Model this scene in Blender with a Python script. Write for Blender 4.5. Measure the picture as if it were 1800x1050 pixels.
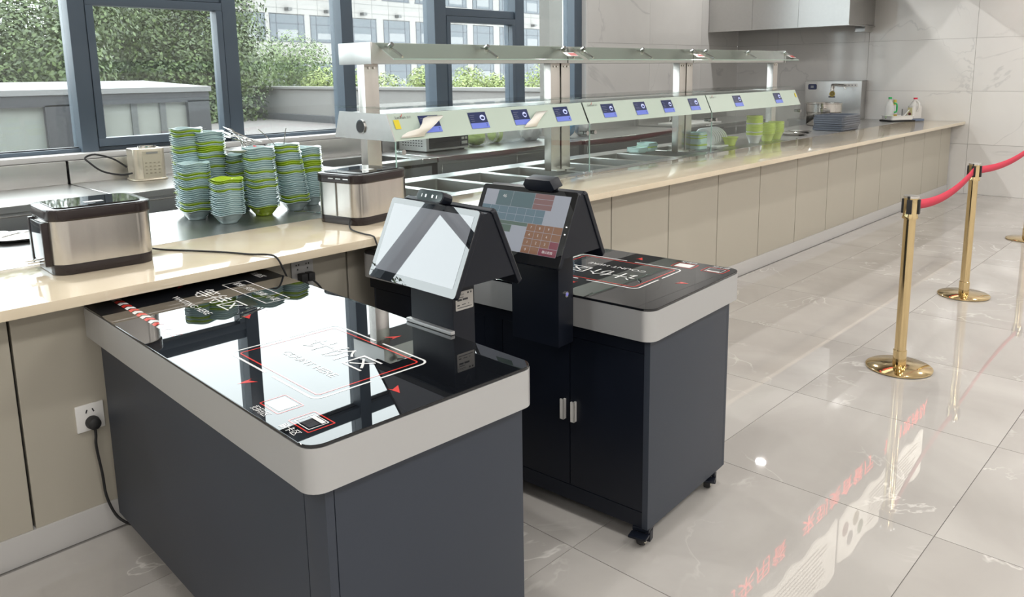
import bpy, bmesh, math, random
from mathutils import Vector, Matrix

for _o in list(bpy.data.objects):
    bpy.data.objects.remove(_o, do_unlink=True)
scene = bpy.context.scene
COL = scene.collection
R = math.radians
random.seed(7)

# ---------------------------------------------------------------- camera
def camera_matrix(yaw, pitch, roll, loc):
    r = Vector((math.cos(yaw), -math.sin(yaw), 0)); f = Vector((math.sin(yaw), math.cos(yaw), 0)); u = Vector((0, 0, 1))
    f2 = f * math.cos(pitch) - u * math.sin(pitch)
    u2 = u * math.cos(pitch) + f * math.sin(pitch)
    r3 = r * math.cos(roll) + u2 * math.sin(roll)
    u3 = u2 * math.cos(roll) - r * math.sin(roll)
    m = Matrix((r3, u3, -f2)).transposed().to_4x4()
    m.translation = loc
    return m
cam_data = bpy.data.cameras.new('camera')
cam = bpy.data.objects.new('camera', cam_data)
COL.objects.link(cam)
cam_data.sensor_fit = 'HORIZONTAL'
cam_data.sensor_width = 36.0
cam_data.lens = 1387.0 / 1800.0 * 36.0
cam_data.shift_y = -150.0 / 1800.0
cam_data.clip_start = 0.05
cam_data.clip_end = 500
cam.matrix_world = camera_matrix(0.8108046, 0.1763019, -0.0151071, Vector((0, 0, 1.5)))
scene.camera = cam

# ---------------------------------------------------------------- world, light, exposure
SKY = 7.0
world = bpy.data.worlds.new('overcast_sky'); scene.world = world
world.use_nodes = True
_bg = world.node_tree.nodes['Background']
_bg.inputs[0].default_value = (0.93, 0.965, 1.0, 1)
_bg.inputs[1].default_value = SKY
LAMP_W = 22.0            # one ceiling downlight
PANEL_W = 46.0           # one added fill panel, out of view on the hall ceiling
LAMP_COL = (1.0, 0.975, 0.94)
scene.view_settings.view_transform = 'Standard'
scene.view_settings.look = 'None'
scene.view_settings.exposure = 0.0
scene.view_settings.gamma = 1.0
scene.view_settings.use_curve_mapping = False
try:
    scene.cycles.use_denoising = True
    scene.cycles.max_bounces = 10
    scene.cycles.transparent_max_bounces = 16
    scene.cycles.sample_clamp_indirect = 6.0
    scene.cycles.caustics_reflective = False
    scene.cycles.caustics_refractive = False
except Exception:
    pass

# ---------------------------------------------------------------- materials
MATS = {}
def srgb(c):
    return tuple((x / 12.92 if x <= 0.04045 else ((x + 0.055) / 1.055) ** 2.4) for x in c)
def mat(name, col=(0.8, 0.8, 0.8), rough=0.5, metal=0.0, ior=1.5, coat=0.0, emit=None, estr=0.0, trans=0.0, noise=None, aniso=0.0):
    """col is linear; noise=(scale, amount, stretch xyz) varies value and roughness"""
    if name in MATS:
        return MATS[name]
    m = bpy.data.materials.new(name); m.use_nodes = True
    nt = m.node_tree; b = nt.nodes['Principled BSDF']
    b.inputs['Base Color'].default_value = (*col, 1)
    b.inputs['Roughness'].default_value = rough
    b.inputs['Metallic'].default_value = metal
    b.inputs['IOR'].default_value = ior
    b.inputs['Coat Weight'].default_value = coat
    b.inputs['Coat Roughness'].default_value = 0.03
    b.inputs['Transmission Weight'].default_value = trans
    if aniso: b.inputs['Anisotropic'].default_value = aniso
    if emit:
        b.inputs['Emission Color'].default_value = (*emit, 1); b.inputs['Emission Strength'].default_value = estr
    if noise:
        sc, amt, st = noise
        tc = nt.nodes.new('ShaderNodeTexCoord'); mp = nt.nodes.new('ShaderNodeMapping'); nz = nt.nodes.new('ShaderNodeTexNoise')
        mp.inputs['Scale'].default_value = st
        nz.inputs['Scale'].default_value = sc; nz.inputs['Detail'].default_value = 4
        nt.links.new(tc.outputs['Object'], mp.inputs[0]); nt.links.new(mp.outputs[0], nz.inputs['Vector'])
        rmp = nt.nodes.new('ShaderNodeMapRange')
        rmp.inputs['To Min'].default_value = 1 - amt; rmp.inputs['To Max'].default_value = 1 + amt
        nt.links.new(nz.outputs['Fac'], rmp.inputs['Value'])
        mx = nt.nodes.new('ShaderNodeMix'); mx.data_type = 'RGBA'; mx.blend_type = 'MULTIPLY'; mx.inputs[0].default_value = 1
        mx.inputs[6].default_value = (*col, 1)
        nt.links.new(rmp.outputs[0], mx.inputs[7]); nt.links.new(mx.outputs[2], b.inputs['Base Color'])
        rr = nt.nodes.new('ShaderNodeMapRange')
        rr.inputs['To Min'].default_value = max(0.02, rough * (1 - amt)); rr.inputs['To Max'].default_value = min(1, rough * (1 + amt))
        nt.links.new(nz.outputs['Fac'], rr.inputs['Value']); nt.links.new(rr.outputs[0], b.inputs['Roughness'])
    MATS[name] = m
    return m

def glass_mat(name, tint=(0.9, 0.95, 0.93), ior=1.5, rough=0.0, dust=0.0, boost=1.0):
    m = bpy.data.materials.new(name); m.use_nodes = True; nt = m.node_tree
    for n in list(nt.nodes): nt.nodes.remove(n)
    out = nt.nodes.new('ShaderNodeOutputMaterial'); tr = nt.nodes.new('ShaderNodeBsdfTransparent'); gl = nt.nodes.new('ShaderNodeBsdfGlossy')
    mx = nt.nodes.new('ShaderNodeMixShader'); geo = nt.nodes.new('ShaderNodeNewGeometry')
    tr.inputs[0].default_value = (*tint, 1); gl.inputs['Roughness'].default_value = rough 
    # Schlick reflectance, the same from both sides of the pane
    dp = nt.nodes.new('ShaderNodeVectorMath'); dp.operation = 'DOT_PRODUCT'
    nt.links.new(geo.outputs['Normal'], dp.inputs[0]); nt.links.new(geo.outputs['Incoming'], dp.inputs[1])
    def mth(op, a, b=None):
        n = nt.nodes.new('ShaderNodeMath'); n.operation = op
        for i, v in enumerate((a, b)):
            if v is None: continue
            if isinstance(v, float): n.inputs[i].default_value = v
            else: nt.links.new(v, n.inputs[i])
        return n.outputs[0]
    f0 = ((ior - 1) / (ior + 1)) ** 2
    fr = mth('ADD', mth('MULTIPLY', mth('POWER', mth('SUBTRACT', 1.0, mth('ABSOLUTE', dp.outputs['Value'])), 5.0), 1.0 - f0), f0)
    mu = nt.nodes.new('ShaderNodeMath'); mu.operation = 'MULTIPLY'; mu.inputs[1].default_value = boost; mu.use_clamp = True
    nt.links.new(fr, mu.inputs[0]); nt.links.new(mu.outputs[0], mx.inputs[0]); nt.links.new(tr.outputs[0], mx.inputs[1]); nt.links.new(gl.outputs[0], mx.inputs[2])
    last = mx
    if dust:
        df = nt.nodes.new('ShaderNodeBsdfTranslucent'); df.inputs[0].default_value = (0.8, 0.82, 0.82, 1)
        nz = nt.nodes.new('ShaderNodeTexNoise'); nz.inputs['Scale'].default_value = 3; nz.inputs['Detail'].default_value = 6
        tc = nt.nodes.new('ShaderNodeTexCoord'); nt.links.new(tc.outputs['Object'], nz.inputs['Vector'])
        rg = nt.nodes.new('ShaderNodeMapRange'); rg.inputs['To Min'].default_value = dust * 0.4; rg.inputs['To Max'].default_value = dust * 1.6
        nt.links.new(nz.outputs['Fac'], rg.inputs['Value'])
        m2 = nt.nodes.new('ShaderNodeMixShader'); nt.links.new(rg.outputs[0], m2.inputs[0]); nt.links.new(mx.outputs[0], m2.inputs[1]); nt.links.new(df.outputs[0], m2.inputs[2])
        last = m2
    nt.links.new(last.outputs[0], out.inputs[0])
    MATS[name] = m
    return m

def marble_mat(name, base, dark, vein, vscale, rough, ior=1.5, vein_w=0.012, cloud=1.1, vamt=0.8):
    """polished stone: cloudy body, thin warped veins, different on every slab"""
    m = bpy.data.materials.new(name); m.use_nodes = True; nt = m.node_tree; b = nt.nodes['Principled BSDF']
    geo = nt.nodes.new('ShaderNodeNewGeometry'); oi = nt.nodes.new('ShaderNodeObjectInfo')
    mul = nt.nodes.new('ShaderNodeMath'); mul.operation = 'MULTIPLY'; mul.inputs[1].default_value = 37.0
    nt.links.new(oi.outputs['Random'], mul.inputs[0])
    comb = nt.nodes.new('ShaderNodeCombineXYZ')
    for i in range(3): nt.links.new(mul.outputs[0], comb.inputs[i])
    add = nt.nodes.new('ShaderNodeVectorMath'); add.operation = 'ADD'
    nt.links.new(geo.outputs['Position'], add.inputs[0]); nt.links.new(comb.outputs[0], add.inputs[1])
    n1 = nt.nodes.new('ShaderNodeTexNoise'); n1.inputs['Scale'].default_value = cloud; n1.inputs['Detail'].default_value = 6; n1.inputs['Distortion'].default_value = 0.8
    nt.links.new(add.outputs[0], n1.inputs['Vector'])
    r1 = nt.nodes.new('ShaderNodeMapRange'); r1.inputs['From Min'].default_value = 0.35; r1.inputs['From Max'].default_value = 0.68
    nt.links.new(n1.outputs['Fac'], r1.inputs['Value'])
    mixb = nt.nodes.new('ShaderNodeMix'); mixb.data_type = 'RGBA'
    mixb.inputs[6].default_value = (*dark, 1); mixb.inputs[7].default_value = (*base, 1)
    nt.links.new(r1.outputs[0], mixb.inputs[0])
    n2 = nt.nodes.new('ShaderNodeTexNoise'); n2.inputs['Scale'].default_value = vscale; n2.inputs['Detail'].default_value = 5; n2.inputs['Distortion'].default_value = 1.2
    nt.links.new(add.outputs[0], n2.inputs['Vector'])
    sub = nt.nodes.new('ShaderNodeMath'); sub.operation = 'SUBTRACT'; sub.inputs[1].default_value = 0.5
    ab = nt.nodes.new('ShaderNodeMath'); ab.operation = 'ABSOLUTE'
    nt.links.new(n2.outputs['Fac'], sub.inputs[0]); nt.links.new(sub.outputs[0], ab.inputs[0])
    rv = nt.nodes.new('ShaderNodeMapRange'); rv.inputs['From Min'].default_value = 0; rv.inputs['From Max'].default_value = vein_w
    rv.inputs['To Min'].default_value = vamt; rv.inputs['To Max'].default_value = 0
    nt.links.new(ab.outputs[0], rv.inputs['Value'])
    n3 = nt.nodes.new('ShaderNodeTexNoise'); n3.inputs['Scale'].default_value = 1.6
    nt.links.new(add.outputs[0], n3.inputs['Vector'])
    r3 = nt.nodes.new('ShaderNodeMapRange'); r3.inputs['From Min'].default_value = 0.48; r3.inputs['From Max'].default_value = 0.62
    nt.links.new(n3.outputs['Fac'], r3.inputs['Value'])
    mm = nt.nodes.new('ShaderNodeMath'); mm.operation = 'MULTIPLY'
    nt.links.new(rv.outputs[0], mm.inputs[0]); nt.links.new(r3.outputs[0], mm.inputs[1])
    mixv = nt.nodes.new('ShaderNodeMix'); mixv.data_type = 'RGBA'; mixv.inputs[7].default_value = (*vein, 1)
    nt.links.new(mm.outputs[0], mixv.inputs[0]); nt.links.new(mixb.outputs[2], mixv.inputs[6])
    nt.links.new(mixv.outputs[2], b.inputs['Base Color'])
    b.inputs['Roughness'].default_value = rough; b.inputs['IOR'].default_value = ior
    MATS[name] = m
    return m

M_TILE = marble_mat('polished_floor_marble', (0.50, 0.480, 0.455), (0.40, 0.38, 0.358), (0.68, 0.66, 0.63), 1.7, 0.016, 1.6, 0.010, 1.3)
M_WALL = marble_mat('white_wall_marble', (0.74, 0.73, 0.71), (0.66, 0.65, 0.635), (0.48, 0.48, 0.48), 0.55, 0.10, 1.5, 0.008, 0.7, 0.5)
M_GROUT = mat('grout', (0.30, 0.285, 0.27), 0.8)
M_PLAST = mat('white_plaster', (0.78, 0.77, 0.75), 0.7)
M_CEIL = mat('ceiling_white', (0.80, 0.80, 0.79), 0.8)
M_STONE = marble_mat('cream_quartz', (0.72, 0.63, 0.48), (0.66, 0.57, 0.43), (0.76, 0.68, 0.54), 3.0, 0.06, 1.5, 0.01, 2.5, 0.4)
M_PANEL = mat('taupe_laminate', (0.42, 0.39, 0.325), 0.35, noise=(3, 0.04, (1, 1, 0.3)))
M_GAP = mat('panel_gap', (0.03, 0.03, 0.035), 0.6)
M_SKIRT = mat('grey_skirting', (0.50, 0.49, 0.48), 0.25)
M_STEEL = mat('brushed_steel', (0.55, 0.545, 0.535), 0.30, 1.0, noise=(3, 0.05, (1, 10, 10)))
M_STEELV = mat('brushed_steel_upright', (0.58, 0.555, 0.525), 0.26, 1.0, noise=(3, 0.06, (12, 12, 0.6)))
M_STEELD = mat('dull_steel', (0.40, 0.40, 0.39), 0.34, 1.0, noise=(3, 0.06, (1, 6, 6)))
M_CHROME = mat('chrome', (0.75, 0.74, 0.72), 0.11, 1.0)
M_FRAME = mat('blue_grey_aluminium', (0.085, 0.115, 0.15), 0.38)
M_GASKET = mat('gasket', (0.02, 0.022, 0.028), 0.5)
M_SILL = mat('white_sill', (0.74, 0.74, 0.73), 0.35)
M_PANE = glass_mat('window_glass', (0.90, 0.93, 0.92), 1.45, 0.0, 0.006)
M_GLASS = glass_mat('clear_guard_glass', (0.93, 0.965, 0.95), 1.45)
M_GEDGE = mat('green_glass_edge', (0.42, 0.60, 0.54), 0.1)
M_BLACK = mat('black_powder_coat', (0.005, 0.007, 0.013), 0.36, ior=1.36)
M_CAB = mat('charcoal_steel', (0.027, 0.034, 0.049), 0.5, noise=(260, 0.06, (1, 1, 1)))
M_GTOP = mat('black_desk_glass', (0.006, 0.007, 0.009), 0.012, ior=1.62)
M_PWHITE = mat('white_print_under_glass', (0.75, 0.75, 0.74), 0.012, ior=1.62)
M_PRED = mat('red_print_under_glass', (0.62, 0.05, 0.04), 0.012, ior=1.62)
M_PGREY = mat('grey_print_under_glass', (0.05, 0.05, 0.055), 0.012, ior=1.62)
M_SILVER = mat('silver_trim', (0.50, 0.505, 0.51), 0.38, 0.6)
M_SCRGL = mat('screen_glass', (0.008, 0.009, 0.011), 0.01, ior=1.95)
M_GOLD = mat('polished_brass', (0.72, 0.56, 0.31), 0.08, 1.0)
M_RUBBER = mat('black_rubber', (0.012, 0.012, 0.013), 0.6)
M_WHITEP = mat('white_plastic', (0.78, 0.77, 0.75), 0.3)
M_BELT = mat('red_webbing', (0.60, 0.02, 0.06), 0.7)
M_BROWN = mat('dark_brown_plastic', (0.018, 0.012, 0.012), 0.22)
M_TOAST = mat('toaster_steel', (0.58, 0.555, 0.52), 0.24, 1.0, noise=(3, 0.10, (10, 10, 0.5)))
M_BOWLB = mat('pale_blue_melamine', (0.47, 0.63, 0.65), 0.18, coat=0.3)
M_BOWLG = mat('apple_green_melamine', (0.38, 0.55, 0.035), 0.18, coat=0.3)
M_LIME = mat('lime_melamine', (0.62, 0.74, 0.10), 0.2, coat=0.3)
M_CERAM = mat('white_ceramic', (0.80, 0.80, 0.79), 0.15)
M_MINT = mat('pale_mint_panel_glass', (0.53, 0.63, 0.56), 0.06)

# ---------------------------------------------------------------- mesh builders
class MB:
    def __init__(self):
        self.bm = bmesh.new()
    def _merge(self, b2, mtx=None):
        if mtx is not None: bmesh.ops.transform(b2, matrix=mtx, verts=b2.verts)
        me = bpy.data.meshes.new('tmp'); b2.to_mesh(me); b2.free()
        self.bm.from_mesh(me); bpy.data.meshes.remove(me)
        return self
    def box(self, x0, x1, y0, y1, z0, z1, bev=0.0, seg=2, mtx=None):
        b = bmesh.new(); bmesh.ops.create_cube(b, size=1)
        for v in b.verts:
            v.co = ((x0 + x1) / 2 + v.co.x * (x1 - x0), (y0 + y1) / 2 + v.co.y * (y1 - y0), (z0 + z1) / 2 + v.co.z * (z1 - z0))
        if bev: bmesh.ops.bevel(b, geom=b.edges[:], offset=bev, segments=seg, affect='EDGES', profile=0.7)
        return self._merge(b, mtx)
    def prism(self, pts, z0, z1, bev=0.0, seg=2, mtx=None):
        b = bmesh.new()
        lo = [b.verts.new((p[0], p[1], z0)) for p in pts]; hi = [b.verts.new((p[0], p[1], z1)) for p in pts]
        b.faces.new(lo[::-1]); b.faces.new(hi); n = len(pts)
        for i in range(n): b.faces.new((lo[i], lo[(i + 1) % n], hi[(i + 1) % n], hi[i]))
        bmesh.ops.recalc_face_normals(b, faces=b.faces[:])
        if bev: bmesh.ops.bevel(b, geom=b.edges[:], offset=bev, segments=seg, affect='EDGES', profile=0.7)
        return self._merge(b, mtx)
    def ring(self, outer, inner, z0, z1, mtx=None):
        """hollow prism between two outlines of equal vertex count"""
        b = bmesh.new(); n = len(outer)
        v = [[b.verts.new((p[0], p[1], z)) for p in pts] for pts, z in ((outer, z0), (outer, z1), (inner, z1), (inner, z0))]
        for k in range(4):
            a, c = v[k], v[(k + 1) % 4]
            for i in range(n): b.faces.new((a[i], a[(i + 1) % n], c[(i + 1) % n], c[i]))
        bmesh.ops.recalc_face_normals(b, faces=b.faces[:])
        return self._merge(b, mtx)
    def lathe(self, prof, seg=24, mtx=None, close=True):
        """prof: (radius, z) list, turned about z"""
        b = bmesh.new(); rings = []
        for r, z in prof:
            if r < 1e-6: rings.append([b.verts.new((0, 0, z))])
            else: rings.append([b.verts.new((r * math.cos(2 * math.pi * i / seg), r * math.sin(2 * math.pi * i / seg), z)) for i in range(seg)])
        for a, c in zip(rings[:-1], rings[1:]):
            for i in range(seg):
                j = (i + 1) % seg
                if len(a) == 1 and len(c) == 1: continue
                if len(a) == 1: b.faces.new((a[0], c[j], c[i]))
                elif len(c) == 1: b.faces.new((a[i], a[j], c[0]))
                else: b.faces.new((a[i], a[j], c[j], c[i]))
        bmesh.ops.recalc_face_normals(b, faces=b.faces[:])
        return self._merge(b, mtx)
    def cyl(self, p0, p1, r, seg=16, r2=None):
        p0, p1 = Vector(p0), Vector(p1); d = p1 - p0; L = d.length
        q = d.to_track_quat('Z', 'Y').to_matrix().to_4x4(); q.translation = p0
        r2 = r if r2 is None else r2
        return self.lathe([(0, 0), (r, 0), (r2, L), (0, L)], seg, q)
    def tube(self, pts, r, seg=8, smooth=4):
        P = [Vector(p) for p in pts]
        if smooth and len(P) > 2:
            Q = []
            for i in range(len(P) - 1):
                a, b_, c, d = P[max(i - 1, 0)], P[i], P[i + 1], P[min(i + 2, len(P) - 1)]
                for k in range(smooth):
                    t = k / smooth
                    Q.append(0.5 * ((2 * b_) + (c - a) * t + (2 * a - 5 * b_ + 4 * c - d) * t * t + (3 * b_ - a - 3 * c + d) * t ** 3))
            Q.append(P[-1]); P = Q
        b = bmesh.new(); rings = []; up = Vector((0.13, 0.27, 0.95)).normalized()
        for i, p in enumerate(P):
            t = (P[min(i + 1, len(P) - 1)] - P[max(i - 1, 0)]).normalized()
            s = t.cross(up)
            if s.length < 1e-3: s = t.cross(Vector((1, 0, 0)))
            s.normalize(); n = s.cross(t)
            rings.append([b.verts.new(p + s * r * math.cos(2 * math.pi * k / seg) + n * r * math.sin(2 * math.pi * k / seg)) for k in range(seg)])
        for a, c in zip(rings[:-1], rings[1:]):
            for k in range(seg): b.faces.new((a[k], a[(k + 1) % seg], c[(k + 1) % seg], c[k]))
        b.faces.new(rings[0][::-1]); b.faces.new(rings[-1])
        bmesh.ops.recalc_face_normals(b, faces=b.faces[:])
        return self._merge(b)
    def poly(self, pts):
        vs = [self.bm.verts.new(p) for p in pts]; self.bm.faces.new(vs); return self
    def mesh(self, name, m, smooth=None):
        me = bpy.data.meshes.new(name); self.bm.to_mesh(me); self.bm.free()
        me.materials.append(m)
        if smooth is not None:
            me.polygons.foreach_set('use_smooth', [True] * len(me.polygons))
            try: me.set_sharp_from_angle(angle=R(smooth))
            except Exception: pass
        return me
    def build(self, name, m, parent=None, smooth=40, loc=None, rot=None):
        return link(name, self.mesh(name, m, smooth), parent, loc, rot)

def link(name, data, parent=None, loc=None, rot=None):
    o = bpy.data.objects.new(name, data); COL.objects.link(o)
    if parent is not None: o.parent = parent
    if loc is not None: o.location = loc
    if rot is not None: o.rotation_euler = rot
    return o
def empty(name, loc=(0, 0, 0), rz=0.0):
    o = bpy.data.objects.new(name, None); COL.objects.link(o)
    o.empty_display_size = 0.1; o.location = loc; o.rotation_euler = (0, 0, rz)
    return o
def tag(o, label=None, cat=None, group=None, kind=None):
    if label: o['label'] = label
    if cat: o['category'] = cat
    if group: o['group'] = group
    if kind: o['kind'] = kind
    return o
def thing(name, label, cat, loc=(0, 0, 0), rz=0.0, group=None):
    return tag(empty(name, loc, rz), label, cat, group)
def struct(o, label=None):
    return tag(o, label, None, None, 'structure')
def rrect(x0, x1, y0, y1, r, n=5):
    P = []
    for cx, cy, a0 in ((x1 - r, y1 - r, 0), (x0 + r, y1 - r, 90), (x0 + r, y0 + r, 180), (x1 - r, y0 + r, 270)):
        for k in range(n + 1):
            a = R(a0 + 90 * k / n); P.append((cx + r * math.cos(a), cy + r * math.sin(a)))
    return P
def frame_mtx(o, x, y):
    """matrix from local xy plane to a plane with origin o and axes x, y"""
    x = Vector(x).normalized(); y = Vector(y).normalized(); z = x.cross(y)
    m = Matrix((x, y, z)).transposed().to_4x4(); m.translation = Vector(o)
    return m
def text(name, s, size, m, parent, mtx, align='CENTER', extrude=0.0, sx=1.0, shear=0.0):
    cu = bpy.data.curves.new('t', 'FONT'); cu.body = s; cu.size = size; cu.align_x = align; cu.align_y = 'CENTER'; cu.extrude = extrude; cu.shear = shear
    cu.resolution_u = 3
    ob = bpy.data.objects.new('t', cu); COL.objects.link(ob)
    dg = bpy.context.evaluated_depsgraph_get()
    me = bpy.data.meshes.new_from_object(ob.evaluated_get(dg))
    bpy.data.objects.remove(ob, do_unlink=True); bpy.data.curves.remove(cu)
    me.transform(mtx @ Matrix.Diagonal((sx, 1, 1, 1)))
    me.materials.clear(); me.materials.append(m)
    me.name = name
    return link(name, me, parent)
ORD = ['first', 'second', 'third', 'fourth', 'fifth', 'sixth', 'seventh', 'eighth', 'ninth', 'tenth', 'eleventh', 'twelfth', 'thirteenth', 'fourteenth', 'fifteenth', 'sixteenth', 'seventeenth', 'eighteenth', 'nineteenth']
def ordinal(n):
    if n <= 19: return ORD[n - 1]
    t, u = divmod(n, 10)
    base = {2: 'twent', 3: 'thirt', 4: 'fort', 5: 'fift'}[t]
    return base + 'ieth' if u == 0 else base + 'y-' + ORD[u - 1]

# ================================================================ ROOM SHELL
XL, XR, YF, YW = -3.45, 10.45, -7.0, 5.65      # left wall, right wall, wall behind the camera, window plane
ZH, ZK = 3.9, 3.6                              # hall ceiling, kitchen ceiling
PY = 2.678                                     # front face of the counter panels
floor = struct(MB().box(XL - 0.1, XR + 0.1, YF - 0.1, YW + 0.15, -0.12, -0.004).build('floor', M_GROUT))
TP = 0.83
_tm = MB().box(-TP / 2 + 0.0014, TP / 2 - 0.0014, -TP / 2 + 0.0014, TP / 2 - 0.0014, -0.010, 0.0).mesh('floor_tile', M_TILE)
ix0 = math.floor((XL - 1.79) / TP); iy0 = math.floor((YF - 1.455) / TP)
for i in range(ix0, 11):
    for j in range(iy0, 2):
        xa = max(XL, 1.79 + i * TP); xb = min(XR, 1.79 + (i + 1) * TP); ya = max(YF, 1.455 + j * TP); yb = min(2.66, 1.455 + (j + 1) * TP)
        if xb - xa < 0.02 or yb - ya < 0.02: continue
        if xb - xa > TP - 0.01 and yb - ya > TP - 0.01:
            link('floor_tile', _tm, floor, ((xa + xb) / 2, (ya + yb) / 2, 0))
        else:
            MB().box(xa + 0.0014, xb - 0.0014, ya + 0.0014, yb - 0.0014, -0.010, 0.0).build('floor_tile', M_TILE, floor)
MB().box(XL, XR, 2.66, YW, -0.010, -0.002).build('kitchen_floor', mat('kitchen_floor_grey', (0.22, 0.21, 0.20), 0.4), floor)

def tiled_wall(name, axis, c, a0, a1, z1, face, joints_a, zj):
    """wall slab with marble slabs standing 1 cm proud of it"""
    mb = MB()
    if axis == 'x': mb.box(c, c + face * -0.2, a0, a1, 0, z1)
    else: mb.box(a0, a1, c, c + face * -0.2, 0, z1)
    w = struct(mb.build(name, M_GROUT))
    aj = [a for a in joints_a if a0 < a < a1]; al = [a0] + aj + [a1]; zl = [0] + [z for z in zj if z < z1] + [z1]
    g = 0.0013
    for k in range(len(al) - 1):
        for q in range(len(zl) - 1):
            if axis == 'x': b = MB().box(min(c, c + face * 0.010), max(c, c + face * 0.010), al[k] + g, al[k + 1] - g, zl[q] + g, zl[q + 1] - g)
            else: b = MB().box(al[k] + g, al[k + 1] - g, min(c, c + face * 0.010), max(c, c + face * 0.010), zl[q] + g, zl[q + 1] - g)
            b.build('wall_slab', M_WALL, w)
    return w
ZJ = [0.0 + 0.59, 1.208, 1.816, 2.43, 3.04]
tiled_wall('wall_right', 'x', XR + 0.012, YF, 5.5, ZH, -1, [-5.9, -4.7, -3.5, -2.3, -1.1, 0.1, 1.3, 2.5, 3.7, 4.9], ZJ)
tiled_wall('wall_back', 'y', 5.5, 7.03, XR, ZK, -1, [8.24, 9.45], ZJ)
wb = struct(MB().box(XL, 7.03, YW - 0.06, YW + 0.18, 0, 1.0).build('wall_window', M_PLAST))
struct(MB().box(7.0, 7.03, 5.49, YW + 0.18, 0, ZK).build('trim_1', M_WALL))
struct(MB().box(7.03, XR, 5.7, YW + 0.18, 0, ZK).build('wall_outer', M_PLAST))
struct(MB().box(XL, 7.03, YW - 0.02, YW + 0.18, 3.52, ZK + 0.1).build('wall_lintel', M_PLAST))
struct(MB().box(XL - 0.2, XL, YF, YW + 0.18, 0, ZH).build('wall_left', M_PLAST))
struct(MB().box(XL, XR, YF - 0.2, YF, 0, ZH).build('wall_front', M_PLAST))
struct(MB().box(XL - 0.15, XR + 0.15, YF - 0.15, 2.75, ZH, ZH + 0.1).build('ceiling', M_CEIL))
struct(MB().box(XL - 0.15, XR + 0.15, 2.752, YW + 0.18, ZK, ZK + 0.1).build('ceiling', M_CEIL))
struct(MB().box(XL, XR, 2.60, 2.75, 2.35, ZH).build('wall_bulkhead', mat('bulkhead_grey', (0.20, 0.19, 0.18), 0.5)))

# window sill
struct(MB().box(XL, 7.0, 5.46, YW - 0.02, 0.995, 1.03, 0.006).build('trim_2', M_SILL))

# windows: one bay after another
MX = [(-3.45, -3.34), (-2.32, -2.20), (-1.29, -1.18), (-0.26, -0.15), (0.77, 0.88), (1.80, 1.90), (2.83, 2.935), (3.85, 3.965), (4.86, 5.0), (5.93, 6.06), (6.87, 7.0)]
ZT0, ZT1 = 3.02, 3.12
for k in range(len(MX) - 1):
    xa, xb = MX[k][1], MX[k + 1][0]
    last = k == len(MX) - 2
    mb = MB().box(MX[k][0], MX[k][1], YW - 0.10, YW + 0.06, 1.03, 3.52, 0.004)
    if last: mb.box(MX[k + 1][0], MX[k + 1][1], YW - 0.10, YW + 0.06, 1.03, 3.52, 0.004)
    mb.box(xa, xb, YW - 0.06, YW + 0.05, 1.03, 1.055, 0.003)
    mb.box(xa, xb, YW - 0.08, YW + 0.05, ZT0, ZT1, 0.003)
    mb.box(xa, xb, YW - 0.06, YW + 0.05, 3.49, 3.52)
    w = struct(mb.build('window_%d' % (k + 1), M_FRAME))
    MB().box(xa, xb, YW - 0.003, YW + 0.003, ZT1, 3.49).build('pane', M_PANE, w)
    g = MB()
    for (za, zb) in ((1.055, 1.062), (ZT0 - 0.007, ZT0)): g.box(xa, xb, YW - 0.03, YW + 0.03, za, zb)
    g.build('gasket', M_GASKET, w)
    if k in (5, 8):                            # bays with an awning sash below a transom
        s = MB().box(xa, xb, YW - 0.08, YW + 0.05, 2.03, 2.10, 0.003).build('transom', M_FRAME, w)
        MB().box(xa, xb, YW - 0.003, YW + 0.003, 2.10, ZT0).build('pane', M_PANE, w)
        f = MB(); e = 0.05
        f.box(xa + .004, xb - .004, YW - 0.105, YW - 0.01, 1.97, 2.025, 0.004).box(xa + .004, xb - .004, YW - 0.105, YW - 0.01, 1.06, 1.115, 0.004)
        f.box(xa + .004, xa + e, YW - 0.105, YW - 0.01, 1.115, 1.97, 0.004).box(xb - e, xb - .004, YW - 0.105, YW - 0.01, 1.115, 1.97, 0.004)
        sash = f.build('sash', M_FRAME, w)
        MB().box(xa + e, xb - e, YW - 0.053, YW - 0.047, 1.115, 1.97).build('pane', M_PANE, sash)
        xm = xa + 0.62 * (xb - xa)
        MB().box(xm - 0.02, xm + 0.02, YW - 0.12, YW - 0.10, 1.105, 1.135, 0.004).box(xm - 0.01, xm + 0.15, YW - 0.145, YW - 0.12, 1.118, 1.136, 0.005).build('handle', M_RUBBER, sash)
    else:
        MB().box(xa, xb, YW - 0.003, YW + 0.003, 1.055, ZT0).build('pane', M_PANE, w)

# ceiling downlights (real fittings that light the hall and the kitchen)
def downlight(x, y, z, label, k=1.0):
    d = thing('downlight', label, 'ceiling light', (x, y, z), 0, 'round recessed ceiling downlights')
    MB().ring([(0.085 * math.cos(2 * math.pi * i / 24), 0.085 * math.sin(2 * math.pi * i / 24)) for i in range(24)], [(0.066 * math.cos(2 * math.pi * i / 24), 0.066 * math.sin(2 * math.pi * i / 24)) for i in range(24)], -0.012, 0.0).build('trim_ring', M_WHITEP, d)
    MB().lathe([(0, -0.004), (0.066, -0.004), (0.066, -0.001), (0, -0.001)], 24).build('diffuser', mat('lamp_diffuser', (0.9, 0.9, 0.88), 0.5, emit=LAMP_COL, estr=9), d)
    ld = bpy.data.lights.new('downlight_lamp', 'AREA'); ld.shape = 'DISK'; ld.size = 0.12; ld.energy = LAMP_W * k; ld.color = LAMP_COL
    l = link('lamp', ld, d, (0, 0, -0.016))
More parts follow.
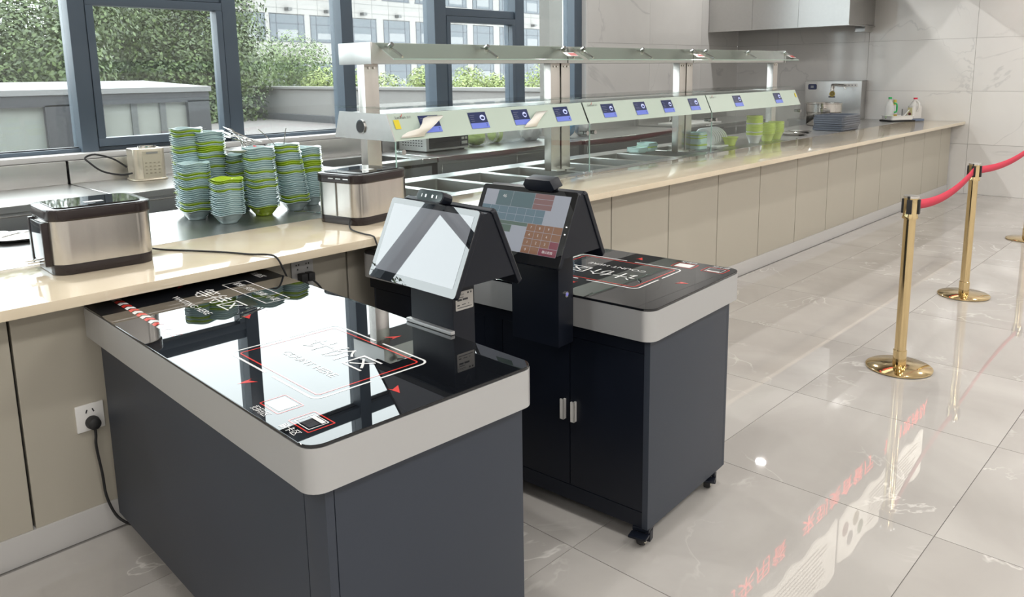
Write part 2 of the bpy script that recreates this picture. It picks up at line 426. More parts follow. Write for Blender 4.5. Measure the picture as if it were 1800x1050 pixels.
def fill_panel_light(x, y, z, label):  # unseen panel, added to brighten the room and soften its shadows
    d = thing('fill_panel_light', label, 'ceiling light', (x, y, z), 0, 'added fill panels on the hall ceiling')
    MB().ring([(-0.63, -0.33), (0.63, -0.33), (0.63, 0.33), (-0.63, 0.33)], [(-0.6, -0.3), (0.6, -0.3), (0.6, 0.3), (-0.6, 0.3)], -0.015, 0.0).build('frame', M_WHITEP, d)
    MB().box(-0.6, 0.6, -0.3, 0.3, -0.006, -0.001).build('diffuser', mat('fill_panel_diffuser', (0.9, 0.9, 0.88), 0.5, emit=LAMP_COL, estr=3), d)
    ld = bpy.data.lights.new('fill_panel_lamp', 'AREA'); ld.shape = 'RECTANGLE'; ld.size = 1.2; ld.size_y = 0.6; ld.energy = PANEL_W; ld.color = LAMP_COL
    link('lamp', ld, d, (0, 0, -0.018))
rows = {0: 'over the window-side kitchen aisle', 1: 'over the queue lane', 2: 'over the middle of the hall', 3: 'over the far side of the hall'}
for r_, (yy, zz, xs) in enumerate(((4.3, ZK, (-2.0, 0.7, 3.4, 6.2, 9.2)), (1.3, ZH, (-2.2, 0.6, 3.4, 6.4, 9.6)))):
    for q, xx in enumerate(xs):
        downlight(xx, yy, zz, 'round white recessed downlight %s, %s from the left wall' % (rows[r_], ORD[q]), 1.5 if r_ == 0 else 1.0)

for r_, yy in enumerate((-1.4, -4.6)):
    for q, xx in enumerate((-2.2, 0.6, 3.4, 6.4, 9.2)):
        fill_panel_light(xx, yy, ZH, 'white rectangular ceiling panel %s, %s from the left wall' % (rows[2 + r_], ORD[q]))

# ---- on the bulkhead: scrolling sign and menu boards (seen mirrored in the floor)
sg = thing('scrolling_sign', 'long black scrolling sign with red characters along the bulkhead', 'sign', (6.4, 2.6, 2.39))
MB().box(-3.2, 3.9, -0.055, -0.001, -0.02, 0.22, 0.004).build('housing', M_BLACK, sg)
M_LED = mat('red_led', (0.3, 0.0, 0.0), 0.5, emit=(1.0, 0.06, 0.05), estr=4.2)
text('lettering', '欢迎各位前来用餐　来到美食餐厅　请自觉排队', 0.19, M_LED, sg, frame_mtx((0.35, -0.0565, 0.10), (1, 0, 0), (0, 0, 1)), sx=1.55)
def menu_board(x0, x1, z0, z1, label, seed):
    rnd = random.Random(seed)
    b = thing('menu_board', label, 'menu board', (x0, 2.6, z0), 0, 'menu boards on the bulkhead')
    n = 26; W = x1 - x0; H = z1 - z0
    P = [(W * i / n, 0.03 * math.sin(i * 1.1 + seed)) for i in range(n + 1)] + [(W - W * i / n, H + 0.03 * math.sin(i * 0.9)) for i in range(n + 1)]
    MB().prism(P, 0.001, 0.02, mtx=frame_mtx((0, 0, 0), (1, 0, 0), (0, 0, 1))).build('board', mat('backlit_cream_board', (0.88, 0.84, 0.74), 0.5, emit=(1.0, 0.94, 0.82), estr=1.6), b)
    ln = MB()
    for k in range(9):
        zz = 0.07 + k * (H - 0.14) / 9
        ln.box(W * 0.30, W * (0.80 + 0.12 * rnd.random()), -0.022, -0.0205, zz, zz + 0.012)
    ln.build('text_lines', mat('brown_print', (0.40, 0.33, 0.27), 0.5), b)
    for k, c in enumerate(((0.45, 0.12, 0.06), (0.10, 0.06, 0.05), (0.55, 0.42, 0.10), (0.2, 0.35, 0.08))):
        cx = W * (0.05 + 0.055 * k); cz = H * (0.35 + 0.3 * (k % 2))
        MB().lathe([(0, 0), (W * 0.03, 0), (W * 0.03, 0.003), (0, 0.003)], 16, frame_mtx((cx, -0.020, cz), (1, 0, 0), (0, 0, 1))).build('food_picture', mat('food_print_%d' % k, c, 0.5), b)
    return b
menu_board(4.9, 7.25, 2.86, 3.42, 'wavy cream menu board on the bulkhead, the longer one nearer the desks', 1)
menu_board(7.35, 9.9, 2.86, 3.38, 'wavy cream menu board on the bulkhead, the one nearer the end wall', 2)

# ================================================================ OUTSIDE
M_TERR = mat('terrace_paving', (0.115, 0.105, 0.10), 0.8, noise=(0.8, 0.15, (1, 1, 1)))
M_PARA = mat('parapet_render', (0.18, 0.172, 0.165), 0.8, noise=(1.2, 0.10, (1, 1, 0.2)))
M_FAC = mat('facade_cladding', (0.165, 0.158, 0.15), 0.7)
M_FACG = mat('facade_joint', (0.10, 0.097, 0.093), 0.7)
M_BWIN = mat('facade_window_glass', (0.045, 0.055, 0.065), 0.12, ior=1.5)
M_BFR = mat('facade_window_frame', (0.03, 0.035, 0.045), 0.5)
struct(MB().box(-40, 60, YW + 0.18, 30, -0.4, -0.02).build('terrace', M_TERR))
# parapet
pa, pb = Vector((13.7, 8.0, 0)), Vector((15.4, 31.0, 0)); pd = pb - pa
prt = struct(empty('parapet', pa, math.atan2(pd.y, pd.x)))
MB().box(0, pd.length, -0.3, 0, -0.3, 1.05).build('upstand', M_PARA, prt)
MB().box(0, pd.length, -0.36, 0.06, 1.05, 1.14, 0.015).build('coping', mat('coping_stone', (0.18, 0.175, 0.17), 0.7), prt)
MB().box(0, pd.length, 0.0, 0.22, -0.3, 0.2, 0.01).build('kerb', mat('dark_kerb', (0.055, 0.055, 0.06), 0.8), prt)
# rooflight house on the terrace
rl = thing('rooflight_house', 'low grey metal rooflight house with white roof outside the left windows', 'rooflight', (0, 11.2, 0))
M_RLG = mat('grey_metal_cladding', (0.034, 0.035, 0.040), 0.55, noise=(14, 0.12, (1, 1, 1)))
M_RLP = mat('pale_panel', (0.21, 0.22, 0.20), 0.25)
MB().poly([(-8, 0, 1.40), (5.45, 0, 1.37), (6.7, 5.5, 1.455), (-8, 5.5, 1.50)]).poly([(-8, 0, 1.33), (5.45, 0, 1.30), (6.7, 5.5, 1.38), (-8, 5.5, 1.43)]).poly([(5.45, 0, 1.37), (5.45, 0, 1.30), (6.7, 5.5, 1.38), (6.7, 5.5, 1.455)]).poly([(-8, 0, 1.40), (-8, 0, 1.33), (5.45, 0, 1.30), (5.45, 0, 1.37)]).build('roof', mat('white_roof_sheet', (0.165, 0.165, 0.165), 0.6), rl)
MB().box(-8, 5.42, 0.02, 0.2, 1.16, 1.33).build('fascia', M_RLG, rl)
for a, b_ in ((-8, -7.6), (-4.4, -3.9), (-1.0, -0.6), (1.9, 2.35), (3.25, 3.95), (5.1, 5.42)): MB().box(a, b_, 0.02, 0.2, 0, 1.18).build('post', M_RLG, rl)
for a, b_ in ((-7.6, -4.4), (-3.9, -1.0), (-0.6, 1.9), (2.35, 3.25), (3.95, 5.1)):
    p = MB().box(a, b_, 0.10, 0.14, 0, 1.18).build('panel', M_RLP, rl)
    for q in (0.36, 0.7) if b_ - a > 1 else ():
        MB().box(a + q * (b_ - a) - 0.04, a + q * (b_ - a) + 0.04, 0.07, 0.10, 0, 1.18).build('glazing_bar', mat('pale_bar', (0.09, 0.095, 0.095), 0.4), p)

# building across the way
bl = thing('office_building', 'pale stone-clad office building with rows of wide windows beyond the trees', 'building', (45, 60, 0), R(7))
MB().box(-22, 75, 0, 14, -14, 12.5).build('wall', M_FAC, bl)
wx = [-19.2, -15.1, -11.2, -7.1, -2.95, 1.45, 5.8, 10.1, 14.6, 19.2, 23.75, 28.3, 32.8, 37.3]
jm = MB()
for zz in (3.2, 6.95, 7.75, 10.9, 11.7): jm.box(-22, 75, -0.012, 0.0, zz, zz + 0.03)
for k in range(45): jm.box(-21 + k * 2.1, -20.97 + k * 2.1, -0.012, 0.0, 6.45, 8.3)
jm.build('cladding_joints', M_FACG, bl)
for ri, (za, zb) in enumerate(((0.4, 2.5), (4.35, 6.45), (8.3, 10.4))):
    for x in wx:
        f = MB(); W = 3.4
        f.box(x - 0.1, x + W + 0.1, 0.0, 0.04, zb, zb + 0.08).box(x - 0.1, x + W + 0.1, -0.04, 0.04, za - 0.1, za)
        for q in (0, 0.18, 0.82, 1.0): f.box(x + q * W - 0.05, x + q * W + 0.05, -0.03, 0.02, za, zb)
        f.box(x, x + W, -0.03, 0.02, za + (zb - za) * 0.66 - 0.04, za + (zb - za) * 0.66 + 0.04)
        fo = f.build('window', M_BFR, bl, smooth=None)
        MB().box(x, x + W, -0.015, -0.005, za, zb).build('pane', M_BWIN, fo, smooth=None)
        if random.random() < 0.75:
            h = random.uniform(0.35, 0.9)
            MB().box(x + 0.7, x + W - 0.7, -0.02, -0.016, za + 0.2, za + 0.2 + (zb - za) * 0.6 * h).build('blind', mat('blind_white', (0.13, 0.135, 0.14), 0.7), fo, smooth=None)
        pass
for x in wx:
    MB().box(x + 1.5, x + 1.9, -0.5, 0.0, 6.75, 7.0).build('facade_lamp', mat('lamp_bracket', (0.05, 0.05, 0.05), 0.5), bl, smooth=None)
grey = struct(MB().box(9.3, 9.76, 8.0, 8.2, -1, 9).build('wall_pier', mat('outer_pier', (0.12, 0.115, 0.105), 0.8)))

# trees
def leaf_mat(name, c1, c2):
    m = bpy.data.materials.new(name); m.use_nodes = True; nt = m.node_tree; b = nt.nodes['Principled BSDF']
    geo = nt.nodes.new('ShaderNodeNewGeometry'); mx = nt.nodes.new('ShaderNodeMix'); mx.data_type = 'RGBA'
    mx.inputs[6].default_value = (*c1, 1); mx.inputs[7].default_value = (*c2, 1)
    nt.links.new(geo.outputs['Random Per Island'], mx.inputs[0]); nt.links.new(mx.outputs[2], b.inputs['Base Color'])
    b.inputs['Roughness'].default_value = 0.55; b.inputs['Subsurface Weight'].default_value = 0.0
    return m
M_LD = leaf_mat('leaves_dark', (0.018, 0.032, 0.008), (0.066, 0.102, 0.022))
M_LM = leaf_mat('leaves_mid', (0.060, 0.098, 0.030), (0.13, 0.18, 0.060))
M_LY = leaf_mat('leaves_yellow', (0.11, 0.15, 0.03), (0.22, 0.27, 0.075))
M_BARK = mat('bark', (0.03, 0.026, 0.022), 0.9)
def tree(label, x, y, ztop, rx, rz, m, n, leaf, seed, zbase=-6.0, blobs=9):
    rnd = random.Random(seed)
    t = thing('tree', label, 'tree', (x, y, zbase), rnd.uniform(0, 6), 'trees outside the windows')
    cz = ztop - rz - zbase
    C = [(0, 0, cz, 0.6)] * 3
    if blobs > 15: blobs = 40
    for _ in range(blobs):
        a = rnd.uniform(0, 2 * math.pi); q = rnd.uniform(0.30, 0.75); h = rnd.uniform(-0.65, 0.6)
        C.append((rx * q * math.cos(a), rx * q * math.sin(a), cz + rz * h, rnd.uniform(0.32, 0.5) if blobs < 40 else rnd.uniform(0.20, 0.34)))
    vs, fs = [], []
    for k in range(n):
        bx, by, bz, br = rnd.choice(C)
        d = Vector((rnd.gauss(0, 1), rnd.gauss(0, 1), rnd.gauss(0, 1))).normalized()
        rr = br * (rnd.random() ** 0.25)
        p = Vector((bx + d.x * rx * rr, by + d.y * rx * rr, bz + d.z * rz * rr))
        nrm = (d + Vector((rnd.uniform(-.6, .6), rnd.uniform(-.6, .6), rnd.uniform(-.2, .7)))).normalized()
        s = nrm.cross(Vector((rnd.uniform(-1, 1), rnd.uniform(-1, 1), rnd.uniform(-1, 1)))).normalized(); u = nrm.cross(s)
        L = leaf * rnd.uniform(0.6, 1.3); i = len(vs)
        vs += [p - s * L * 0.5, p + u * L * 0.28 , p + s * L * 0.5, p - u * L * 0.28]
        fs.append((i, i + 1, i + 2, i + 3))
    me = bpy.data.meshes.new('foliage'); me.from_pydata(vs, [], fs); me.materials.append(m)
    o = link('foliage', me, t); o['kind'] = 'stuff'
    tr = MB().tube([(0, 0, 0), (0.1, 0.05, cz * 0.5), (0.05, -0.1, cz * 1.05)], 0.18, 8)
    tr.build('trunk', M_BARK, t)
    for q, (bx, by, bz, b0) in enumerate(C[3:9]):
        MB().tube([(0.05, 0, cz * 0.55), (bx * 0.45, by * 0.45, (cz * 0.6 + bz) / 2), (bx, by, bz)], 0.06, 6).build('branch', M_BARK, t)
    return t
tree('tall dark leafy tree filling the leftmost window', 6.0, 27, 6.6, 4.6, 5.2, M_LD, 48000, 0.145, 1, blobs=22)
tree('dark tree behind the awning window, nearer the leftmost window', 10.6, 30, 7.0, 4.6, 5.4, M_LD, 48000, 0.145, 2, blobs=22)
tree('dark tree behind the awning window, nearer the building', 13.4, 27.5, 6.0, 3.0, 4.6, M_LD, 32000, 0.14, 3, blobs=16)
tree('olive green tree low behind the rooflight house roof', 9.0, 34, 5.0, 6.0, 4.0, M_LM, 12000, 0.20, 31, blobs=12)
tree('dark tree in the second row behind the awning window', 15.5, 40, 7.5, 6.0, 6.0, M_LD, 16000, 0.26, 33, blobs=14)
tree('dark tree in the second row behind the leftmost window', 3.5, 36, 7.5, 6.5, 6.0, M_LD, 16000, 0.26, 34, blobs=14)
tree('tall dark tree far left, mirrored in the terminal screen', -11.5, 26, 9.6, 4.2, 6.0, M_LD, 12000, 0.24, 32, blobs=14)
tree('rounded mid green tree at left edge of the third window', 15.6, 32, 4.4, 2.7, 3.6, M_LM, 17000, 0.13, 4)
tree('mid green rounded tree against the office windows in the third window', 19.2, 33.5, 3.75, 3.0, 3.2, M_LM, 18000, 0.13, 5)
tree('small yellow green tree at right edge of the third window', 20.2, 29.5, 2.35, 1.9, 2.0, M_LY, 7000, 0.15, 6)
tree('yellow green tree behind the left post of the food guard', 23.4, 30.5, 2.45, 2.2, 2.0, M_LY, 8000, 0.15, 7)
tree('yellow green tree right of the left guard post', 26.6, 30.0, 2.1, 2.3, 2.0, M_LY, 8000, 0.15, 8)
tree('yellow green tree behind the fourth mullion', 29.8, 30.5, 2.05, 2.3, 2.0, M_LY, 8000, 0.15, 9)
tree('yellow green tree in the second awning window', 33.2, 30.2, 2.0, 2.5, 2.0, M_LY, 8000, 0.16, 10)
tree('yellow green tree at the right of the second awning window', 36.4, 29.5, 1.95, 2.4, 2.0, M_LY, 8000, 0.16, 11)
tree('tall yellow green tree beside the outer pier in the last window', 41.8, 32.0, 3.6, 2.2, 3.2, M_LY, 8000, 0.16, 12)
tree('yellow green tree low in the last window', 39.2, 30.0, 1.9, 2.2, 2.0, M_LY, 7000, 0.16, 13)

# ================================================================ SERVICE COUNTER
ZC = 0.855
cb = thing('counter_base', 'long service counter base faced with taupe panels', 'counter', (0, PY, 0))
MB().box(XL + 0.01, XR - 0.03, 0.03, 1.15, 0.02, 0.68).build('carcass', M_GAP, cb)
PJ = [-3.42, -3.05, -2.44, -1.83, -1.22, -0.612, -0.002, 0.607, 1.216, 1.825, 2.435, 3.044, 3.653, 4.263, 4.888, 5.516, 6.160, 6.79, 7.44, 8.09, 8.75, 9.42, 10.03, 10.42]
for a, b_ in zip(PJ[:-1], PJ[1:]):
    MB().box(a + 0.004, b_ - 0.004, 0.0, 0.03, 0.10, 0.80, 0.001, 1).build('panel', M_PANEL, cb)
MB().box(XL + 0.01, XR - 0.03, -0.006, 0.03, 0.0, 0.10, 0.003).build('skirting', M_SKIRT, cb)
wt = tag(MB().box(XL + 0.01, XR - 0.002, 2.54, 3.10, 0.822, ZC, 0.003).build('stone_worktop', M_STONE), 'long cream stone worktop along the service counter front', 'worktop')

# steel worktop with bain-marie wells behind the stone
sw = thing('steel_worktop', 'stainless worktop with sunken food wells behind the stone', 'worktop', (0, 0, 0))
W0, W1, NW = 2.50, 5.92, 9
pitch = (W1 - W0) / NW
tb = MB().box(XL + 0.01, W0, 3.101, 3.87, 0.825, ZC, 0.002, 1).box(W1, XR - 0.002, 3.101, 3.87, 0.825, ZC, 0.002, 1)
tb.box(W0, W1, 3.101, 3.20, 0.825, ZC, 0.002, 1).box(W0, W1, 3.72, 3.87, 0.825, ZC, 0.002, 1)
for k in range(NW + 1):
    x = W0 + k * pitch
    tb.box(x - 0.022, x + 0.022, 3.20, 3.72, 0.825, ZC, 0.002, 1)
tb.box(XL + 0.01, XR - 0.002, 3.84, 3.87, 0.70, 0.83)
tb.build('top', M_STEEL, sw)
for k in range(NW):
    a, b_ = W0 + k * pitch + 0.020, W0 + (k + 1) * pitch - 0.020
    p = MB()
    p.ring(rrect(a, b_, 3.195, 3.725, 0.02, 3), rrect(a + 0.012, b_ - 0.012, 3.207, 3.713, 0.015, 3), 0.69, 0.853)
    p.box(a, b_, 3.195, 3.725, 0.685, 0.692)
    p.build('well', M_STEELD, sw)

# ================================================================ FOOD GUARD UNITS
FX0, FX1, FY0, FY1 = 1.175, 1.30, 3.13, 3.19
def face_mtx(x, z):
    """frame on the sloped front face of the display beam: local x = right, y = up the slope"""
    t = (z - FX0) / (FX1 - FX0); y = FY0 + t * (FY1 - FY0)
    m = frame_mtx((x, y, z), (1, 0, 0), (0, FY1 - FY0, FX1 - FX0))
    return m @ Matrix.Translation((0, 0, 0.0015))
M_DARKSCR = mat('display_navy', (0.012, 0.018, 0.05), 0.08, emit=(0.02, 0.03, 0.09), estr=0.7)
M_BLUESCR = mat('display_blue_bar', (0.1, 0.13, 0.4), 0.08, emit=(0.13, 0.18, 0.52), estr=0.7)
M_ICON = mat('display_icon', (0.4, 0.45, 0.8), 0.08, emit=(0.45, 0.5, 0.85), estr=0.7)
M_TXT = mat('black_print', (0.03, 0.03, 0.035), 0.4)
M_YEL = mat('yellow_sticker', (0.75, 0.62, 0.02), 0.5)
M_REDS = mat('red_sticker', (0.55, 0.06, 0.05), 0.5)
def rect_poly(mb, mtx, x0, x1, y0, y1, z=0.0):
    mb.poly([mtx @ Vector(p) for p in ((x0, y0, z), (x1, y0, z), (x1, y1, z), (x0, y1, z))])
def guard(label, x0, x1, disp, lefts, rights, end_l=False, end_r=False):
    g = thing('food_guard', label, 'food guard', (0, 0, 0), 0, 'glass food guards on the service counter')
    for px in (x0 + 0.045, x1 - 0.05):
        p = MB().box(px - 0.045, px + 0.045, 3.36, 3.42, ZC + 0.002, 1.556, 0.004)
        p.build('post', M_STEELV, g)
        MB().box(px - 0.044, px + 0.044, 3.315, 3.465, ZC + 0.0005, ZC + 0.012, 0.003).build('foot_plate', M_STEEL, g)
        MB().cyl((px - 0.016, 3.358, 1.535), (px - 0.016, 3.353, 1.535), 0.006, 10).cyl((px + 0.016, 3.358, 1.535), (px + 0.016, 3.353, 1.535), 0.006, 10).build('screws', M_CHROME, g)
    # overshelf: steel trough and a sloped glass front strip
    s = MB().box(x0, x1, 3.30, 3.565, 1.556, 1.572).box(x0, x1, 3.305, 3.565, 1.650, 1.660).box(x0, x1, 3.30, 3.312, 1.572, 1.655).box(x0, x1, 3.553, 3.565, 1.572, 1.650)
    sh = s.build('overshelf', M_STEEL, g)
    for c, on in ((x0, end_l), (x1, end_r)):
        if on: MB().box(c - 0.006, c + 0.006, 3.29, 3.568, 1.553, 1.663, 0.002).build('end_cap', M_STEEL, sh)
    sm = frame_mtx((x0 + 0.03, 3.155, 1.573), (1, 0, 0), (0, 0.14, 0.08)); L = x1 - x0 - 0.05; Wd = 0.165
    MB().box(0, L, 0, Wd, 0, 0.005, mtx=sm).build('glass_strip', glass_mat('strip_glass', (0.90, 0.95, 0.93), 1.5) if 'strip_glass' not in MATS else MATS['strip_glass'], g)
    MB().box(0, L, -0.002, 0.0, 0, 0.005, mtx=sm).build('glass_strip_edge', M_GEDGE, g)
    for q in (0.06, 0.5, 0.94):
        xx = x0 + q * (x1 - x0); br_ = MB()
        br_.tube([(xx, 3.30, 1.640), (xx + 0.01, 3.25, 1.625), (xx + 0.015, 3.18, 1.586)], 0.007, 8)
        br_.cyl((xx, 3.262, 1.640), (xx, 3.240, 1.652), 0.012, 12)
        br_.build('bracket', M_CHROME, g)
    st = frame_mtx((x1 - 0.10, 3.175, 1.5915), (1, 0, 0), (0, 0.14, 0.08))
    w_ = MB().box(-0.055, 0.055, -0.002, 0.045, 0.006, 0.007, mtx=st).build('warning_sticker', M_WHITEP, g)
    MB().box(-0.015, 0.052, 0.004, 0.040, 0.0071, 0.0076, mtx=st).build('red_field', M_REDS, w_)
    # display beam
    sec = [(3.635, 1.180), (3.585, 1.305), (FY1, FX1), (FY0, FX0)]
    sx = frame_mtx((x0, 0, 0), (0, 1, 0), (0, 0, 1))
    bm_ = MB().prism(sec, 0.004, x1 - x0 - 0.004, mtx=sx).build('display_beam', M_STEEL, g)
    fm = MB(); 
    a0, a1 = x0 + 0.003, x1 - 0.003
    fp = [(FY0 - 0.004, FX0 - 0.004), (FY1 - 0.002, FX1 + 0.004), (FY1 + 0.03, FX1 + 0.005), (FY1 + 0.03, FX1 + 0.002), (FY1 + 0.002, FX1), (FY0, FX0)]
    fm.prism(fp, 0.003, x1 - x0 - 0.003, mtx=sx).build('front_panel', M_MINT, g)
    MB().box(x0, x1, 3.20, 3.64, 1.330, 1.338).build('top_glass', M_GLASS, g)
    for c, on, sg_ in ((x0, end_l, -1), (x1, end_r, 1)):
        if on:
            e = MB().prism([(3.645, 1.172), (3.592, 1.312), (FY1 - 0.002, FX1 + 0.004), (FY0 - 0.004, FX0 - 0.006)], -0.004, 0.004, mtx=frame_mtx((c, 0, 0), (0, 1, 0), (0, 0, 1))).build('end_plate', M_STEEL, g)
            pl_ = MB().cyl((c + sg_ * 0.004, 3.40, 1.235), (c + sg_ * 0.012, 3.40, 1.235), 0.037, 24).build('cable_port', M_CHROME, e)
            MB().cyl((c + sg_ * 0.012, 3.40, 1.235), (c + sg_ * 0.0135, 3.40, 1.235), 0.031, 24).build('port_cover', M_RUBBER, pl_)
    for q, dx in enumerate(disp):
        fmx = face_mtx(dx, 1.243) @ Matrix.Translation((0, 0, 0.004))
        d = MB(); rect_poly(d, fmx, -0.068, 0.068, -0.05, 0.046); do = d.build('display', M_DARKSCR, g, smooth=None)
        b1 = MB(); rect_poly(b1, fmx, -0.068, 0.068, -0.05, -0.018, 0.0006); b1.build('blue_bar', M_BLUESCR, do, smooth=None)
        ic = MB()
        ring = [(0.034 + 0.020 * math.cos(2 * math.pi * i / 16) * (1 if q % 2 else 0.85), 0.012 + 0.017 * math.sin(2 * math.pi * i / 16)) for i in range(16)]
        ic.poly([fmx @ Vector((x, y, 0.0006)) for x, y in ring])
        io = ic.build('icon', M_ICON, do, smooth=None)
        rr = [(0.034 + 0.013 * math.cos(2 * math.pi * i / 16), 0.010 + 0.008 * math.sin(math.pi * i / 8)) for i in range(16)]
        hb = MB(); hb.poly([fmx @ Vector((x, y, 0.0010)) for x, y in rr]); hb.build('icon_hole', M_DARKSCR, do, smooth=None)
        text('value_text', '%s' % ('7' if q < 2 else '4'), 0.024, M_DARKSCR, do, fmx @ Matrix.Translation((0.052, -0.035, 0.0008)))
        ln = MB()
        for k in range(4): rect_poly(ln, fmx, -0.058, -0.058 + 0.05 * random.uniform(0.5, 1), 0.028 - k * 0.012, 0.031 - k * 0.012, 0.0006)
        ln.build('info_lines', mat('display_grey', (0.1, 0.11, 0.16), 0.1, emit=(0.09, 0.1, 0.16), estr=0.6), do, smooth=None)
    lm = face_mtx(x0 + 0.075, 1.282) @ Matrix.Translation((0, 0, 0.005))
    text('brand_lettering', 'LanXun', 0.022, M_TXT, g, lm)
    text('brand_characters', '蓝讯', 0.014, mat('grey_print', (0.25, 0.27, 0.27), 0.4), g, lm @ Matrix.Translation((0.055, -0.001, 0)))
    tk = MB(); tk.poly([lm @ Vector(p) for p in ((0.002, 0.004, 0.0004), (0.006, 0.002, 0.0004), (0.020, 0.020, 0.0004), (0.017, 0.020, 0.0004))]); tk.build('brand_tick', M_REDS, g, smooth=None)
    # front glass with knobs
    gl = MB().box(x0 + 0.004, x1 - 0.004, 3.127, 3.133, ZC + 0.004, 1.172).build('front_glass', M_GLASS, g)
    MB().box(x0 + 0.0015, x0 + 0.004, 3.126, 3.134, ZC + 0.004, 1.172).build('glass_edge', M_GEDGE, gl)
    kn = MB()
    for xx in (x0 + 0.035, x1 - 0.035):
        for zz in (1.115,):
            kn.cyl((xx, 3.105, zz), (xx, 3.127, zz), 0.014, 14).cyl((xx, 3.133, zz), (xx, 3.165, zz), 0.012, 14)
        kn.box(xx - 0.008, xx + 0.008, 3.122, 3.138, ZC + 0.0005, ZC + 0.010, 0.002)
    kn.build('glass_knobs', M_STEELD, g)
    return g
g1 = guard('left food guard unit with four displays, next to the second toaster', 2.455, 4.012, (2.712, 3.065, 3.414, 3.787), 0, 0, True, False)
g2 = guard('middle food guard unit with four displays and no end plates', 4.022, 5.562, (4.268, 4.64, 4.988, 5.354), 0, 0)
g3 = guard('right food guard unit with two displays nearest the end wall', 5.572, 7.19, (6.045, 6.782), 0, 0, False, True)
ys = MB(); fmx = face_mtx(2.497, 1.248) @ Matrix.Translation((0, 0, 0.005)); rect_poly(ys, fmx, -0.018, 0.018, -0.024, 0.026); ys.build('yellow_sticker', M_YEL, g1, smooth=None)
ys = MB(); fmx = face_mtx(7.155, 1.255) @ Matrix.Translation((0, 0, 0.005)); rect_poly(ys, fmx, -0.012, 0.012, -0.02, 0.02); ys.build('yellow_sticker', M_YEL, g3, smooth=None)
# curled paper slips stuck on the first display beam
def slip(label, P, Wd, zo):
    """P: spine points (x, z) on the sloped face with lift above it"""
    vs, fs = [], []
    for i, (x, z, lift, w) in enumerate(P):
        m = face_mtx(x, z); 
        a = m @ Vector((-w / 2, 0, 0.006 + lift)); b_ = m @ Vector((w / 2, 0, 0.006 + lift * 1.3)); vs += [a, b_]
        if i: fs.append((2 * i - 2, 2 * i - 1, 2 * i + 1, 2 * i))
    me = bpy.data.meshes.new('paper_slip'); me.from_pydata(vs, [], fs); me.materials.append(mat('ivory_paper', (0.90, 0.88, 0.82), 0.5))
    me.polygons.foreach_set('use_smooth', [True] * len(me.polygons))
    o = link('paper_slip', me); md = o.modifiers.new('thick', 'SOLIDIFY'); md.thickness = 0.001
    tag(o, label, 'paper', 'curled paper slips on the display beam')
slip('curled ivory paper slip over the leftmost blue display', [(2.565, 1.180, 0.002, 0.155), (2.575, 1.192, 0.006, 0.15), (2.60, 1.202, 0.02, 0.14), (2.645, 1.212, 0.03, 0.085), (2.68, 1.235, 0.03, 0.10), (2.72, 1.262, 0.022, 0.13), (2.755, 1.277, 0.008, 0.10)], 0.1, 0)
slip('curled ivory paper slip beside the third blue display', [(3.455, 1.180, 0.002, 0.11), (3.48, 1.20, 0.01, 0.10), (3.515, 1.222, 0.02, 0.08), (3.55, 1.243, 0.02, 0.085), (3.60, 1.263, 0.008, 0.10)], 0.1, 0)

# ================================================================ BACK COUNTERS ALONG THE WINDOWS
def steel_unit(label, x0, x1, y0, y1, z, doors=0, splash=True, sink=None):
    u = thing('steel_counter', label, 'counter', (x0, y0, 0), 0, 'steel counters along the windows')
    W = x1 - x0; D = y1 - y0
    if sink:
        a, b_, c, d = sink
        t = MB().box(0, a, 0, D, z - 0.04, z, .003, 1).box(b_, W, 0, D, z - 0.04, z, .003, 1).box(a, b_, 0, c, z - 0.04, z, .003, 1).box(a, b_, d, D, z - 0.04, z, .003, 1)
        t.build('top', M_STEEL, u)
        MB().ring(rrect(a - .002, b_ + .002, c - .002, d + .002, .03, 3), rrect(a + .01, b_ - .01, c + .01, d - .01, .03, 3), z - .25, z - .002).box(a, b_, c, d, z - .255, z - .25).build('basin', M_STEELD, u)
    else:
        MB().box(0, W, 0, D, z - 0.04, z, 0.003, 1).build('top', M_STEEL, u)
    MB().box(0.01, W - 0.01, 0.03, D, 0.10, z - (0.26 if sink else 0.04)).build('body', M_STEEL, u)
    if splash: MB().box(0.002, W - 0.002, D - 0.03, D, z, z + 0.144, 0.004).build('upstand', M_STEEL, u)
    n = max(doors, 1)
    for k in range(n):
        a, b_ = 0.03 + k * (W - 0.06) / n, 0.03 + (k + 1) * (W - 0.06) / n
        dr = MB().box(a + 0.015, b_ - 0.015, 0.012, 0.03, 0.14, z - 0.20, 0.004, 1).build('door', M_STEELD, u)
        MB().box(a + 0.015, b_ - 0.015, 0.014, 0.03, z - 0.18, z - 0.06, 0.004, 1).build('drawer_front', M_STEEL, u)
        MB().box(a + 0.05, b_ - 0.05, 0.006, 0.014, z - 0.30, z - 0.28).build('handle', M_GAP, dr)
    MB().box(0.05, W - 0.05, 0.06, D - 0.05, 0.0, 0.10).build('plinth', M_GAP, u)
    return u
steel_unit('steel window counter at the far left behind the first toaster', -1.45, 1.655, 4.72, 5.455, 0.85, 3)
steel_unit('steel window counter carrying the gold bread maker', 1.665, 3.02, 4.70, 5.455, 0.85, 2)
steel_unit('steel sink counter behind the left food guard', 3.03, 4.10, 4.70, 5.455, 0.85, 1, True, (0.18, 0.92, 0.12, 0.58))
steel_unit('steel fridge counter under the microwave and plastic bags', 4.115, 5.93, 4.70, 5.455, 0.85, 2)
steel_unit('steel counter right of the fridge counter behind the middle guard', 5.99, 7.85, 4.70, 5.455, 0.85, 2)
st = steel_unit('steel sink table below the extractor hood', 7.95, 10.1, 4.72, 5.47, 0.86, 2, True, (0.35, 1.05, 0.15, 0.6))
